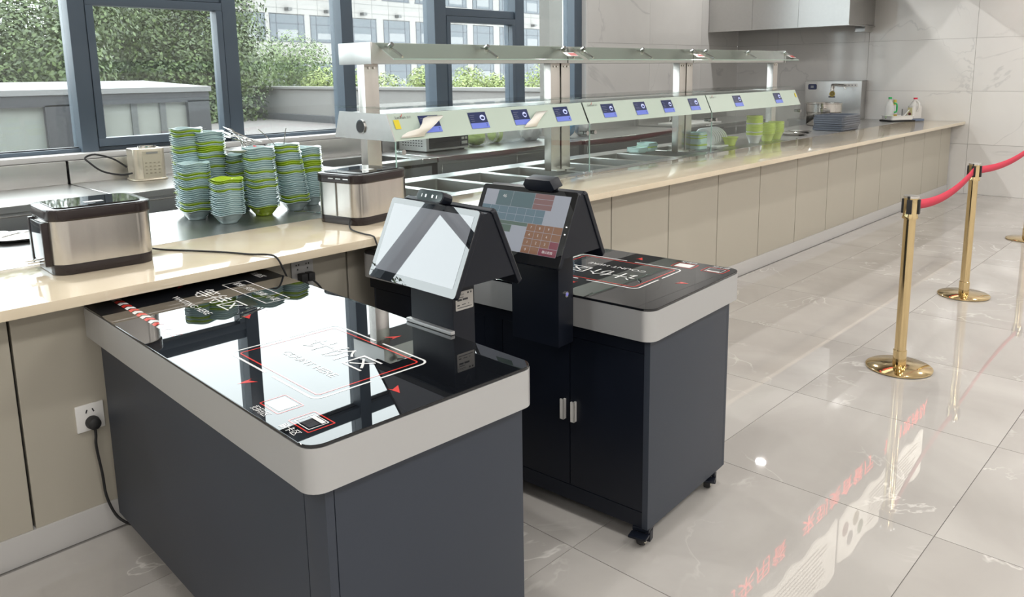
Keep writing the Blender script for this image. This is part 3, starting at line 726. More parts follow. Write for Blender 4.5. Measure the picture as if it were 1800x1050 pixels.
# taps on the sink table
for k, (tx, lab) in enumerate(((8.55, 'chrome gooseneck tap on the sink table, the left one'), (8.75, 'chrome gooseneck tap on the sink table, the right one'))):
    t = thing('tap', lab, 'tap', (tx, 5.38, 0.86), 0, 'sink table taps')
    MB().tube([(0, 0, 0.0), (0, 0, 0.20), (0, -0.03, 0.27), (0, -0.10, 0.26), (0, -0.12, 0.20)], 0.011, 10).build('spout', M_CHROME, t)
    MB().lathe([(0, 0), (0.025, 0), (0.025, 0.03), (0, 0.03)], 16).build('base', M_CHROME, t)
    MB().box(0.0, 0.06, -0.008, 0.008, 0.035, 0.05, 0.003).build('lever', M_CHROME, t)
# white preparation board on the sink table
tag(MB().box(8.0, 8.75, 4.78, 5.2, 0.862, 0.885, 0.006).build('preparation_board', M_WHITEP), 'white preparation board on the sink table', 'board')

# extractor hood on the end wall
hd = thing('extractor_hood', 'stainless steel extractor hood hanging on the end wall', 'extractor hood', (9.62, 3.65, 2.0))
hw, hl, hz = XR - 9.62 - 0.002, 5.48 - 3.65, 0.75
hb = MB()
hb.box(0, 0.012, 0, hl * 0.335, 0.0, hz).build('front_sheet', M_STEEL, hd)
MB().box(0, 0.012, hl * 0.335 + .003, hl * 0.665, 0.0, hz).build('front_sheet', M_STEEL, hd)
MB().box(0, 0.012, hl * 0.665 + .003, hl, 0.0, hz).build('front_sheet', M_STEEL, hd)
MB().prism([(0.012, 0.0), (hw, 0.02), (hw, hz), (0.012, hz)], 0.0, 0.012, mtx=frame_mtx((0, 0.012, 0), (1, 0, 0), (0, 0, 1))).build('end_sheet', M_STEEL, hd)
MB().box(0.012, hw, 0.012, hl, 0.10, 0.115).build('baffle', M_GAP, hd)
MB().box(-0.012, 0.03, -0.012, hl, -0.012, 0.0, 0.002).box(0.03, hw, -0.012, 0.03, -0.008, 0.004).build('rim', M_STEEL, hd)
MB().box(hw - 0.30, hw - 0.06, 0.0, 0.12, -0.07, -0.008, 0.004).build('grease_box', M_STEEL, hd)

# ================================================================ CHECKOUT DESKS
DW, ZD = 0.622, 0.80
def desk(label, x0, y0, rz, s, term_label, is_one, DL=1.418):
    """u runs from the customer edge to the staff edge, v from the near end to the serving counter"""
    d = thing('checkout_desk', label, 'checkout desk', (x0, y0, 0), rz, 'checkout desks')
    X = lambda u: s * u
    def bx(mb, u0, u1, v0, v1, z0, z1, bev=0.0, seg=2): return mb.box(min(X(u0), X(u1)), max(X(u0), X(u1)), v0, v1, z0, z1, bev, seg)
    def RR(u0, u1, v0, v1, r, n=6): return rrect(min(X(u0), X(u1)), max(X(u0), X(u1)), v0, v1, r, n)
    # skirt and glass top
    MB().ring(RR(0, DW, 0, DL, 0.04), RR(0.02, DW - 0.02, 0.02, DL - 0.02, 0.025), 0.697, 0.7925).build('skirt', M_SILVER, d)
    MB().prism(RR(0.001, DW - 0.001, 0.001, DL - 0.001, 0.039), 0.7925, ZD, 0.0012, 1).build('glass_top', M_GTOP, d)
    # cabinet
    u0, u1, v0, v1, z0, z1 = 0.042, 0.592, 0.022, DL - 0.018, 0.065, 0.70
    bx(MB(), u0 + 0.003, u1 - 0.02, v0 + 0.003, v1, z0, z1).build('cabinet', M_CAB, d)
    bx(MB(), u0, u0 + 0.02, v0, v0 + 0.085, z0, z1, 0.002).build('corner_post', M_CAB, d)
    bx(MB(), u0, u0 + 0.02, v0 + 0.0875, v1, z0, z1, 0.002).build('side_panel', M_CAB, d)
    bx(MB(), u0 + 0.021, u1, v0 - 0.001, v0 + 0.02, z0, z1, 0.002).build('end_panel', M_CAB, d)
    for q, (a, b_) in enumerate(((0.032, 0.322), (0.325, 0.615), (0.70, 1.03), (1.033, DL - 0.048))):
        dr = bx(MB(), u1 - 0.02, u1 - 0.002, a, b_, z0 + 0.055, z1 - 0.055, 0.002).build('door', M_BLACK, d)
        hv = (b_ - 0.020) if q % 2 == 0 else (a + 0.020)
        h = MB(); bx(h, u1 - 0.002, u1 + 0.014, hv - 0.006, hv + 0.001, 0.355, 0.425, 0.001); bx(h, u1 + 0.008, u1 + 0.014, hv - 0.006, hv + 0.009, 0.355, 0.425, 0.001)
        h.build('handle', mat('satin_handle', (0.62, 0.61, 0.59), 0.4, 0.2), dr)
    f = MB(); bx(f, u1 - 0.021, u1 - 0.001, v0 + 0.02, v1, z0, z0 + 0.053); bx(f, u1 - 0.021, u1 - 0.001, v0 + 0.02, v1, z1 - 0.053, z1); bx(f, u1 - 0.021, u1 - 0.001, 0.617, 0.698, z0 + .053, z1 - .053); bx(f, u1 - 0.021, u1 - 0.001, v0 + .02, 0.031, z0 + .053, z1 - .053)
    f.build('door_frame', M_BLACK, d)
    for (cu, cv) in ((0.115, 0.050), (0.570, 0.050), (0.115, DL - 0.09), (0.570, DL - 0.09)):
        c = empty('caster', (X(cu), cv, 0), R(-70 if cu < 0.3 else -80)); c.parent = d
        MB().box(-0.028, 0.028, -0.022, 0.022, 0.052, 0.066, 0.003).build('fork', M_BLACK, c)
        MB().box(-0.03, -0.016, -0.014, 0.014, 0.020, 0.056, 0.003).build('fork_cheek', M_BLACK, c); MB().box(0.016, 0.03, -0.014, 0.014, 0.020, 0.056, 0.003).build('fork_cheek', M_BLACK, c)
        MB().lathe([(0, -0.013), (0.014, -0.013), (0.024, -0.011), (0.026, 0), (0.024, 0.011), (0.014, 0.013), (0, 0.013)], 20, frame_mtx((0, -0.006, 0.0262), (0, 1, 0), (0, 0, 1))).build('wheel', M_RUBBER, c)
        MB().lathe([(0.010, -0.0142), (0.017, -0.0142), (0.017, 0.0142), (0.010, 0.0142)], 18, frame_mtx((0, -0.006, 0.0262), (0, 1, 0), (0, 0, 1))).build('hub', mat('cream_hub', (0.72, 0.68, 0.55), 0.4), c)
        MB().box(-0.03, 0.03, -0.055, -0.02, 0.042, 0.050, 0.003).build('brake_pedal', M_BLACK, c)
    # ---- print under the glass
    ZP = ZD + 0.0004
    def strip(mb, u0_, u1_, v0_, v1_): rect_poly(mb, Matrix.Translation((0, 0, ZP)), min(X(u0_), X(u1_)), max(X(u0_), X(u1_)), v0_, v1_)
    def outline(mb, a0, a1, b0, b1, w, r, gaps=True):
        o = rrect(a0, a1, b0, b1, r, 4); i_ = rrect(a0 + w, a1 - w, b0 + w, b1 - w, max(r - w, 0.003), 4); n = len(o)
        gu, gv = (a0 + a1) / 2, (b0 + b1) / 2
        for k in range(n):
            k2 = (k + 1) % n; p, q = o[k], o[k2]; ip, iq = i_[k], i_[k2]
            L = math.hypot(q[0] - p[0], q[1] - p[1])
            if gaps and L > 0.05:
                for t0, t1 in ((0, 0.455), (0.545, 1)):
                    lp = lambda A, B, t: (A[0] + (B[0] - A[0]) * t, A[1] + (B[1] - A[1]) * t)
                    mb.poly([(X(c[0]), c[1], ZP) for c in (lp(p, q, t0), lp(p, q, t1), lp(ip, iq, t1), lp(ip, iq, t0))])
            else: mb.poly([(X(c[0]), c[1], ZP) for c in (p, q, iq, ip)])
    vo = 0.0 if is_one else -0.036
    m1 = MB(); outline(m1, 0.128, 0.449, 0.195 + vo, 0.627 + vo, 0.0062, 0.026); m1.build('white_frame', M_PWHITE, d, smooth=None)
    m2 = MB(); outline(m2, 0.146, 0.431, 0.215 + vo, 0.605 + vo, 0.0045, 0.012, False); m2.build('red_frame', M_PRED, d, smooth=None)
    # lettering: up = +u, reading along -v for a customer on the -u side
    rd = -1 if s == 1 else 1
    def tx(name, st, u, v, size, m=M_PWHITE, sx_=1.0, shear=0.0):
        text(name, st, size, m, d, frame_mtx((X(u), v, ZP + 0.0002), (0, rd, 0), (s, 0, 0)), sx=sx_, shear=shear)
    tx('lettering_count_area', '计价区', 0.322, 0.411 + vo, 0.082, sx_=1.18)
    tx('lettering_count_here', 'COUNT HERE', 0.234, 0.407 + vo, 0.032, sx_=1.22)
    tx('lettering_waiting_area', '等待区', 0.320, 1.13 + vo, 0.082, sx_=1.18)
    tx('lettering_waiting_here', 'WAITING HERE', 0.236, 1.127 + vo, 0.032, sx_=1.22)
    def arrow(u, v, du, dv):
        c = Vector((u, v)); dd = Vector((du, dv)); n_ = Vector((-dv, du)); tip = c + dd * 0.024; l = c - dd * 0.016 + n_ * 0.024; r_ = c - dd * 0.016 - n_ * 0.006; mid = c - dd * 0.004
        ar = MB(); ar.poly([(X(p.x), p.y, ZP) for p in (tip, l, mid, r_)]); ar.build('red_arrow', M_PRED, d, smooth=None)
    arrow(0.075, 0.41 + vo, -1, 0); arrow(0.495, 0.41 + vo, 1, 0); arrow(0.283, 0.118 + vo, 0, -1); arrow(0.30, 0.885 + vo, 0, -1); arrow(0.305, 1.37 + vo, 0, 1)
    for k in range(16):
        v = 0.863 + k * 0.0325 + vo
        c = MB(); c.poly([(X(0.078), v, ZP), (X(0.091), v + 0.013, ZP), (X(0.105), v, ZP), (X(0.105), v + 0.024, ZP), (X(0.091), v + 0.037, ZP), (X(0.078), v + 0.024, ZP)])
        c.build('chevron', M_PWHITE if k % 2 else M_PRED, d, smooth=None)
    # menu box in the waiting area
    bxm = MB(); outline(bxm, 0.408, 0.493, 0.972 + vo, 1.292 + vo, 0.0035, 0.004, False); bxm.build('menu_box', M_PWHITE, d, smooth=None)
    dv_ = MB()
    for k in (1, 2, 3): strip(dv_, 0.412, 0.489, 0.972 + vo + k * 0.08 - 0.0008, 0.972 + vo + k * 0.08 + 0.0008)
    dv_.build('menu_dividers', M_PWHITE, d, smooth=None)
    for k, st in enumerate(('套餐', '米饭', '汤羹', '小菜')):
        text('menu_lettering', st, 0.03, M_PWHITE, d, frame_mtx((X(0.45), 1.252 + vo - k * 0.08, ZP + 0.0002), (s * 1.0, 0, 0), (0, -rd * -1 * 1.0, 0)) if False else frame_mtx((X(0.45), 1.252 + vo - k * 0.08, ZP + 0.0002), (0, rd, 0), (s, 0, 0)))
    tx('menu_title', '餐盘区', 0.557, 1.33 + vo, 0.03)
    # card and code areas near the end
    pw = MB(); strip(pw, 0.045, 0.092, 0.200 + vo * 1.2, 0.262 + vo * 1.2); pw.build('white_card_field', M_PWHITE, d, smooth=None)
    pr_ = MB(); outline(pr_, 0.036, 0.100, 0.188 + vo * 1.2, 0.272 + vo * 1.2, 0.003, 0.004, False); outline(pr_, 0.036, 0.100, 0.062 + vo, 0.146 + vo, 0.003, 0.004, False); pr_.build('red_field_frames', M_PRED, d, smooth=None)
    iw = MB(); outline(iw, 0.044, 0.092, 0.074 + vo, 0.134 + vo, 0.002, 0.003, False); strip(iw, 0.078, 0.088, 0.080 + vo, 0.128 + vo); iw.build('card_outline', M_PWHITE, d, smooth=None)
    ig = MB(); strip(ig, 0.050, 0.075, 0.082 + vo, 0.126 + vo); ig.build('card_field', M_PGREY, d, smooth=None)
    tx('lettering_scan_area', '扫码区', 0.018, 0.230 + vo, 0.022)
    tx('lettering_card_area', '刷卡区', 0.018, 0.104 + vo, 0.022)

    # ---- terminal: pylon, wedge and two screens
    pv0, pv1 = (0.318, 0.503) if is_one else (0.285, 0.475)
    vc = (pv0 + pv1) / 2 + (0.005 if is_one else 0.02)
    uc = 0.676
    rt = rz + (R(1.07) if is_one else 0)             # the terminal is turned a little on its desk
    piv = Vector((X(uc), vc, 0))
    org = Vector((x0, y0, 0)) + Matrix.Rotation(rz, 3, 'Z') @ piv - Matrix.Rotation(rt, 3, 'Z') @ piv
    t = thing('checkout_terminal', term_label, 'terminal', org, rt, 'two-sided checkout terminals')
    bx(MB(), 0.6235, 0.702, pv0, pv1, 0.645, 0.985, 0.003).build('pylon', M_BLACK, t)
    hw_ = 0.19                                       # half width of the screens
    # wedge between the screens
    zt, zb = 1.135, 0.955
    wpts = [(X(uc - 0.020), zt), (X(uc + 0.020), zt), (X(uc + 0.100), zb), (X(uc - 0.100), zb)]
    MB().prism([(p[0], p[1]) for p in wpts], -(vc + hw_ - 0.004), -(vc - hw_ + 0.004), mtx=frame_mtx((0, 0, 0), (1, 0, 0), (0, 0, 1))).build('wedge', M_BLACK, t)
    bx(MB(), uc - 0.024, uc + 0.024, vc - hw_ + 0.006, vc + hw_ - 0.006, 1.126, 1.138, 0.004).build('ridge', M_BLACK, t)
    dirs = Vector((math.sin(R(24.43 if is_one else 26)), 0, math.cos(R(24.43 if is_one else 26))))
    for side in (-1, 1):                             # -1: customer side screen, +1: staff side screen
        # frame: local x = to the viewer's right, y = up the slope
        xdir = Vector((0, 1, 0)) * (side * s)
        up = Vector((-side * s * dirs.x, 0, dirs.z))
        base = Vector((X(uc + side * 0.126), vc, 0.930))
        fm = frame_mtx(base, xdir, up)
        Hs = 0.240
        sl = MB().prism(rrect(-hw_, hw_, 0, Hs, 0.010, 4), -0.016, -0.0015, 0.0015, 1, mtx=fm).build('screen', M_BLACK, t)
        MB().prism(rrect(-hw_ + 0.0015, hw_ - 0.0015, 0.0015, Hs - 0.0015, 0.009, 4), -0.0015, 0.0, mtx=fm).build('screen_glass', M_SCRGL, sl)
        faces_viewer = (side == -1 and s == 1) or (side == 1 and s == -1)
        if faces_viewer and is_one:
            q = MB(); rect_poly(q, fm, -hw_ + 0.018, hw_ - 0.018, 0.026, Hs - 0.018, 0.0004)
            q.build('display_area', mat('lit_white_screen', (0.10, 0.105, 0.11), 0.01, ior=1.95, emit=(0.8, 0.85, 1.0), estr=0.10), sl, smooth=None)
        elif faces_viewer:
            x0_, x1_, y0_, y1_ = -hw_ + 0.020, hw_ - 0.022, 0.032, Hs - 0.017
            q = MB(); rect_poly(q, fm, x0_, x1_, y0_, y1_, 0.0004)
            q.build('display_area', mat('screen_pale', (0.12, 0.13, 0.15), 0.02, ior=1.7, emit=(0.36, 0.38, 0.43), estr=0.5), sl, smooth=None)
            W_, H_ = x1_ - x0_, y1_ - y0_
            def cells(nm, m, L, z=0.0008):
                c = MB()
                for a, b_, e, f_ in L: rect_poly(c, fm, x0_ + a * W_ + 0.0006, x0_ + b_ * W_ - 0.0006, y0_ + (1 - f_) * H_ + 0.0006, y0_ + (1 - e) * H_ - 0.0006, z)
                return c.build(nm, m, sl, smooth=None)
            teal = mat('screen_teal', (0.04, 0.06, 0.065), 0.02, ior=1.8, emit=(0.12, 0.18, 0.20), estr=0.45)
            blue = mat('screen_blue', (0.04, 0.06, 0.07), 0.02, ior=1.8, emit=(0.15, 0.22, 0.27), estr=0.5)
            rose = mat('screen_rose', (0.06, 0.04, 0.04), 0.02, ior=1.8, emit=(0.26, 0.15, 0.15), estr=0.5)
            oran = mat('screen_orange', (0.06, 0.04, 0.03), 0.02, ior=1.8, emit=(0.30, 0.15, 0.09), estr=0.5)
            grn = mat('screen_green', (0.04, 0.05, 0.045), 0.02, ior=1.8, emit=(0.11, 0.17, 0.14), estr=0.5)
            crim = mat('screen_crimson', (0.06, 0.02, 0.03), 0.02, ior=1.8, emit=(0.24, 0.07, 0.09), estr=0.5)
            cells('teal_cells', teal, [(0.155, 0.34, 0, 0.27), (0.34, 0.60, 0, 0.27)])
            cells('blue_cells', blue, [(k * 0.1086, (k + 1) * 0.1086, 0.27 + r_ * 0.12, 0.39 + r_ * 0.12) for k in range(7) for r_ in (0, 1)])
            cells('rose_cells', rose, [(0.60, 0.82, r_ * 0.09, 0.09 + r_ * 0.09) for r_ in range(3)])
            cells('green_cells', grn, [(0.15, 0.60, 0.51, 0.575), (0.22, 0.42, 0.575, 0.70)])
            cells('orange_cells', oran, [(0.60 + k * 0.1, 0.70 + k * 0.1, 0.51 + r_ * 0.1225, 0.6325 + r_ * 0.1225) for k in range(4) for r_ in range(4) if not (k >= 2 and r_ == 3) and not (k == 3 and r_ == 2)])
            cells('crimson_cells', crim, [(0.90, 1.0, 0.755, 0.8775), (0.80, 1.0, 0.8775, 1.0)])
            M_SW = mat('screen_white', (0.3, 0.3, 0.3), 0.05, emit=(0.6, 0.6, 0.6), estr=0.5)
            for k in range(3):
                for r_ in range(3):
                    text('digit', str((2 - r_) * 3 + k + 1), 0.011, M_SW, sl, fm @ Matrix.Translation((x0_ + (0.65 + k * 0.1) * W_, y0_ + (1 - (0.571 + r_ * 0.1225)) * H_, 0.0012)))
            text('digit', '0', 0.011, M_SW, sl, fm @ Matrix.Translation((x0_ + 0.65 * W_, y0_ + (1 - 0.94) * H_, 0.0012)))
            text('heading', '46', 0.016, M_SW, sl, fm @ Matrix.Translation((x0_ + 0.245 * W_, y0_ + 0.90 * H_, 0.0012)))
            text('heading', '确认收款', 0.010, M_SW, sl, fm @ Matrix.Translation((x0_ + 0.90 * W_, y0_ + 0.06 * H_, 0.0012)))
            pb_ = MB()
            for yy in (0.105, 0.128): pb_.box(hw_ - 0.013, hw_ - 0.008, yy, yy + 0.003, 0.0, 0.001, mtx=fm)
            pb_.build('protective_film_tabs', M_CHROME, sl)
    # camera pod on the ridge
    if is_one:
        pm = frame_mtx((X(uc - 0.02), vc + 0.008, 1.163), (0, -1, 0), (0.42, 0, 1))
        pod = MB().prism(rrect(-0.058, 0.058, -0.017, 0.017, 0.0165, 6), -0.018, 0.016, 0.004, 2, mtx=pm).build('camera_pod', M_BLACK, t)
        MB().prism(rrect(-0.054, 0.054, -0.0135, 0.0135, 0.013, 6), 0.0162, 0.0168, mtx=pm).build('lens_window', mat('lens_window', (0.015, 0.03, 0.03), 0.08), pod)
        ln = MB()
        for a, w2 in ((-0.033, 0.0012), (-0.016, 0.003), (0.012, 0.003), (0.030, 0.0015)): ln.prism(rrect(a - w2, a + w2, -0.005, 0.004, min(w2, 0.001), 2), 0.0169, 0.0172, mtx=pm)
        ln.build('lenses', M_CHROME, pod)
        bx(MB(), uc - 0.010, uc + 0.010, vc - 0.012, vc + 0.028, 1.140, 1.152).build('pod_foot', M_BLACK, t)
    else:
        pm = frame_mtx((X(uc + 0.01), vc - 0.045, 1.164), (0, 1, 0), (-0.2, 0, 1))
        pod = MB().prism([(-0.062, -0.012), (-0.048, 0.017), (0.048, 0.017), (0.062, -0.004), (0.050, -0.02), (-0.045, -0.02)], -0.026, 0.020, 0.005, 2, mtx=pm).build('camera_pod', M_BLACK, t)
        bx(MB(), uc - 0.014, uc + 0.016, vc - 0.085, vc + 0.0, 1.138, 1.150).build('pod_foot', M_BLACK, t)
        bt = MB().cyl((X(0.664), pv0, 0.812), (X(0.664), pv0 - 0.005, 0.812), 0.0095, 18).build('button_ring', M_CHROME, t)
        MB().cyl((X(0.664), pv0 - 0.005, 0.812), (X(0.664), pv0 - 0.006, 0.812), 0.006, 18).build('button', mat('blue_button', (0.2, 0.2, 0.6), 0.3), bt)
    if is_one:
        bx(MB(), 0.608, 0.6228, pv0 - 0.006, pv1 + 0.006, ZD + 0.001, ZD + 0.011, 0.002).build('silver_foot', M_SILVER, t)
        lm = frame_mtx((X(0.6645), pv0 - 0.0008, 0.888), (s, 0, 0), (0, 0, 1))
        lb = MB().prism(rrect(-0.032, 0.032, -0.026, 0.026, 0.003, 3), -0.0004, 0.0004, mtx=lm).build('label', mat('label_grey', (0.52, 0.50, 0.47), 0.5), t)
        mk = MB()
        for k, (a, b_, e, f_) in enumerate(((-0.026, -0.010, 0.0005, 0.006), (-0.007, 0.012, 0.0005, 0.006), (-0.027, -0.004, 0.009, 0.011), (-0.027, 0.026, -0.020, -0.018), (-0.027, -0.018, -0.013, -0.010), (-0.010, 0.004, -0.012, -0.010), (0.012, 0.016, -0.012, -0.010), (0.010, 0.016, 0.017, 0.022), (0.021, 0.026, 0.017, 0.022))):
            rect_poly(mk, lm, a, b_, e, f_, 0.0008)
        mk.build('label_print', M_TXT, lb, smooth=None)
        text('label_lettering', 'LanXun', 0.009, M_TXT, lb, lm @ Matrix.Translation((-0.015, 0.018, 0.0008)))
        sp = MB().ring([(X(0.672) + 0.012 * math.cos(a_), 0.955 + 0.026 * math.sin(a_)) for a_ in [2 * math.pi * i / 20 for i in range(20)]], [(X(0.672) + 0.009 * math.cos(a_), 0.955 + 0.022 * math.sin(a_)) for a_ in [2 * math.pi * i / 20 for i in range(20)]], 0, 0.0012, mtx=frame_mtx((0, pv0 - 0.0012, 0), (1, 0, 0), (0, 0, -1)) @ Matrix.Diagonal((1, -1, 1, 1)))
        sp.build('speaker_outline', M_GAP, t)
    return d, t
desk('black checkout desk nearest the camera with white reflections on its glass top', 0.742, 1.25, R(-2.6), 1, 'checkout terminal with a bright white reflecting screen on the nearest desk', True)
desk('black checkout desk on casters beside the queue posts', 2.53, 1.285, R(3.3), -1, 'checkout terminal with a lit keypad screen on the desk by the queue posts', False, 1.345)

# ================================================================ QUEUE POSTS
def post(label, x, y, sockets=True):
    p = thing('queue_post', label, 'queue post', (x, y, 0), R(10), 'brass queue posts')
    MB().lathe([(0, 0), (0.150, 0), (0.155, 0.004), (0.155, 0.010), (0.148, 0.014), (0.06, 0.021), (0.03, 0.024), (0, 0.024)], 48).build('base', M_GOLD, p)
    MB().lathe([(0.0, 0.02), (0.0275, 0.02), (0.0275, 0.780), (0, 0.780)], 32).build('pole', M_GOLD, p)
    MB().lathe([(0.0, 0.024), (0.0315, 0.024), (0.0315, 0.095), (0.0285, 0.098), (0, 0.098)], 32).build('collar', M_GOLD, p)
    MB().lathe([(0.0, 0.770), (0.036, 0.770), (0.037, 0.776), (0.034, 0.785), (0.034, 0.872), (0, 0.872)], 32).build('head', M_GOLD, p)
    MB().lathe([(0.0, 0.872), (0.036, 0.872), (0.036, 0.882), (0, 0.884)], 32).build('cap', M_CHROME, p)
    for k in range(4):
        a = R(-5 + 90 * k); 
        mtx = Matrix.Rotation(a, 4, 'Z')
        MB().box(0.028, 0.041, -0.012, 0.012, 0.795, 0.866, 0.003, mtx=mtx).build('belt_socket', M_RUBBER, p)
    return p
post('brass queue post nearest the desks', 4.087, 1.20)
post('brass queue post in the middle holding both red belts', 5.72, 1.315)
post('brass queue post at right edge, only its base in view', 7.955, 1.385)
def belt(label, a, b_, sag):
    vs, fs = [], []; n = 24
    a, b_ = Vector(a), Vector(b_)
    for i in range(n + 1):
        t = i / n; p = a.lerp(b_, t); p.z -= sag * 4 * t * (1 - t)
        vs += [p + Vector((0, 0, 0.024)), p - Vector((0, 0, 0.024))]
        if i: fs.append((2 * i - 2, 2 * i - 1, 2 * i + 1, 2 * i))
    me = bpy.data.meshes.new('queue_belt'); me.from_pydata(vs, [], fs); me.materials.append(M_BELT)
    me.polygons.foreach_set('use_smooth', [True] * len(me.polygons))
    o = link('queue_belt', me); md = o.modifiers.new('t', 'SOLIDIFY'); md.thickness = 0.002; md.offset = 0
    tag(o, label, 'belt', 'red queue belts')
belt('red queue belt between the nearest and the middle brass post', (4.131, 1.206, 0.833), (5.676, 1.310, 0.833), 0.055)
belt('red queue belt running from the middle brass post out of frame', (5.764, 1.320, 0.833), (7.911, 1.382, 0.833), 0.05)

# ================================================================ TOASTERS
ZW = ZC + 0.0005
def toaster(label, x, y, rz, end_open, cordpts):
    t = thing('conveyor_toaster', label, 'toaster', (x, y, ZW), rz, 'steel toasters on the service counter')
    L, D = 0.335, 0.285
    s = -1 if end_open < 0 else 1
    MB().prism(rrect(-L / 2 + .006, L / 2 - .006, -D / 2 + .006, D / 2 - .006, 0.056, 8), 0.0, 0.036, 0.004, 2).build('base', M_BROWN, t)
    MB().prism(rrect(-L / 2 + .004, L / 2 - .004, -D / 2 + .004, D / 2 - .004, 0.060, 10), 0.036, 0.182).build('body', M_TOAST, t)
    lid = MB().prism(rrect(-L / 2, L / 2, -D / 2, D / 2, 0.060, 8), 0.182, 0.222, 0.008, 3).build('lid', M_BROWN, t)
    MB().prism(rrect(-L / 2 + .03, L / 2 - .03, -D / 2 + .03, D / 2 - .03, 0.03, 5), 0.222, 0.2255, 0.001, 1).build('top_glass', mat('toaster_top_glass', (0.02, 0.022, 0.022), 0.03, ior=1.7), lid)
    # open end: dark glass door, uprights and tray handles
    e = s * L / 2
    bx2 = lambda mb, a, b_, c, d_, z0, z1, bv=0.0: mb.box(min(e + s * a, e + s * b_), max(e + s * a, e + s * b_), c, d_, z0, z1, bv)
    door = bx2(MB(), -0.004, 0.012, -D / 2 + 0.062, D / 2 - 0.062, 0.040, 0.176, 0.003).build('door', mat('dark_door_glass', (0.02, 0.028, 0.04), 0.04, ior=1.6), t)
    for q in (-1, 1):
        yy = q * (D / 2 - 0.056)
        bx2(MB(), -0.010, 0.014, yy - 0.013, yy + 0.013, 0.030, 0.180, 0.006).build('upright', M_BROWN, t)
    for q in (-0.045, -0.005): bx2(MB(), 0.0, 0.055, q - 0.009, q + 0.009, 0.040, 0.046, 0.001).build('tray_handle', M_CHROME, t)
    MB().box(s * -L / 2 - 0.0012, s * -L / 2 + 0.006, -0.002, 0.002, 0.036, 0.182).build('back_seam', M_STEELD, t)
    MB().box(-0.03, 0.03, -0.05, -0.02, 0.2256, 0.2258).build('paper_label', M_WHITEP, lid)
    MB().cyl((0.02 * s, -0.09, 0.221), (0.02 * s, -0.09, 0.2275), 0.013, 18).cyl((0.055 * s, -0.09, 0.221), (0.055 * s, -0.09, 0.226), 0.007, 14).build('knobs', M_BLACK, lid)
    vents = MB()
    for k in range(3): vents.box(s * -L / 2 - 0.001 if s > 0 else L / 2 - 0.004, s * -L / 2 + 0.004 if s > 0 else L / 2 + 0.001, -0.08 + k * 0.045, -0.05 + k * 0.045, 0.200, 0.204)
    vents.build('vents', M_CHROME, lid)
    inv = (Matrix.Translation((x, y, ZW)) @ Matrix.Rotation(rz, 4, 'Z')).inverted()
    MB().tube([inv @ Vector(p) for p in cordpts], 0.0035, 8).build('power_cord', M_RUBBER, t)
    return t
toaster('steel conveyor toaster with an open dark door at left on the counter', 0.968, 2.965, R(-4), -1, [(1.12, 3.02, 0.885), (1.20, 2.985, 0.8600), (1.272, 2.861, 0.8600), (1.342, 2.732, 0.8600), (1.380, 2.640, 0.8600), (1.413, 2.580, 0.862), (1.425, 2.535, 0.858), (1.44, 2.520, 0.82), (1.47, 2.53, 0.74), (1.49, 2.56, 0.60)])
toaster('steel conveyor toaster between the bowl stacks and the food guard', 2.105, 2.935, R(10), 1, [(1.955, 2.83, 0.885), (1.925, 2.79, 0.862), (1.889, 2.715, 0.8600), (1.875, 2.62, 0.8600), (1.868, 2.55, 0.861), (1.865, 2.528, 0.845), (1.87, 2.52, 0.79), (1.885, 2.56, 0.66)])

# ================================================================ BOWLS
def bowl_mesh(name, m, rad, h, foot, wav=0.0035, sq=0.16, seg=28):
    vs, fs = [], []
    prof = [(foot * 0.0, 0.004), (foot, 0.004), (foot, 0.0), (foot * 1.08, 0.0), (foot * 1.1, 0.006), (rad * 0.70, h * 0.42), (rad * 0.85, h * 0.76), (rad * 0.93, h * 0.92), (rad, h * 0.965), (rad, h * 1.0), (rad * 0.965, h * 1.01), (rad * 0.88, h * 0.93), (rad * 0.79, h * 0.76), (rad * 0.64, h * 0.44), (foot * 0.9, h * 0.16), (0, h * 0.13)]
    idx = []
    for r_, z in prof:
        if r_ < 1e-6: idx.append([len(vs)]); vs.append((0, 0, z)); continue
        row = []
        for i in range(seg):
            a = 2 * math.pi * i / seg; k = min(1, max(0, (r_ - foot) / (rad - foot)))
            rr = r_ * (1 + sq * 0.35 * k * (1 - abs(math.cos(2 * a))) * 0 + 0.05 * k * -math.cos(4 * a))
            row.append(len(vs)); vs.append((rr * math.cos(a), rr * math.sin(a), z + wav * k * k * math.cos(4 * a + 0.6)))
        idx.append(row)
    for A, B_ in zip(idx[:-1], idx[1:]):
        for i in range(seg):
            j = (i + 1) % seg
            if len(A) == 1: fs.append((A[0], B_[j], B_[i]))
            elif len(B_) == 1: fs.append((A[i], A[j], B_[0]))
            else: fs.append((A[i], A[j], B_[j], B_[i]))
    me = bpy.data.meshes.new(name); me.from_pydata(vs, [], fs); me.materials.append(m)
    bm = bmesh.new(); bm.from_mesh(me); bmesh.ops.recalc_face_normals(bm, faces=bm.faces[:]); bm.to_mesh(me); bm.free()
    me.polygons.foreach_set('use_smooth', [True] * len(me.polygons))
    return me
BM = {'B': bowl_mesh('bowl', M_BOWLB, 0.073, 0.046, 0.036), 'G': bowl_mesh('bowl', M_BOWLG, 0.073, 0.046, 0.036)}
CN = {'B': 'pale blue', 'G': 'apple green', 'L': 'lime', 'W': 'white'}
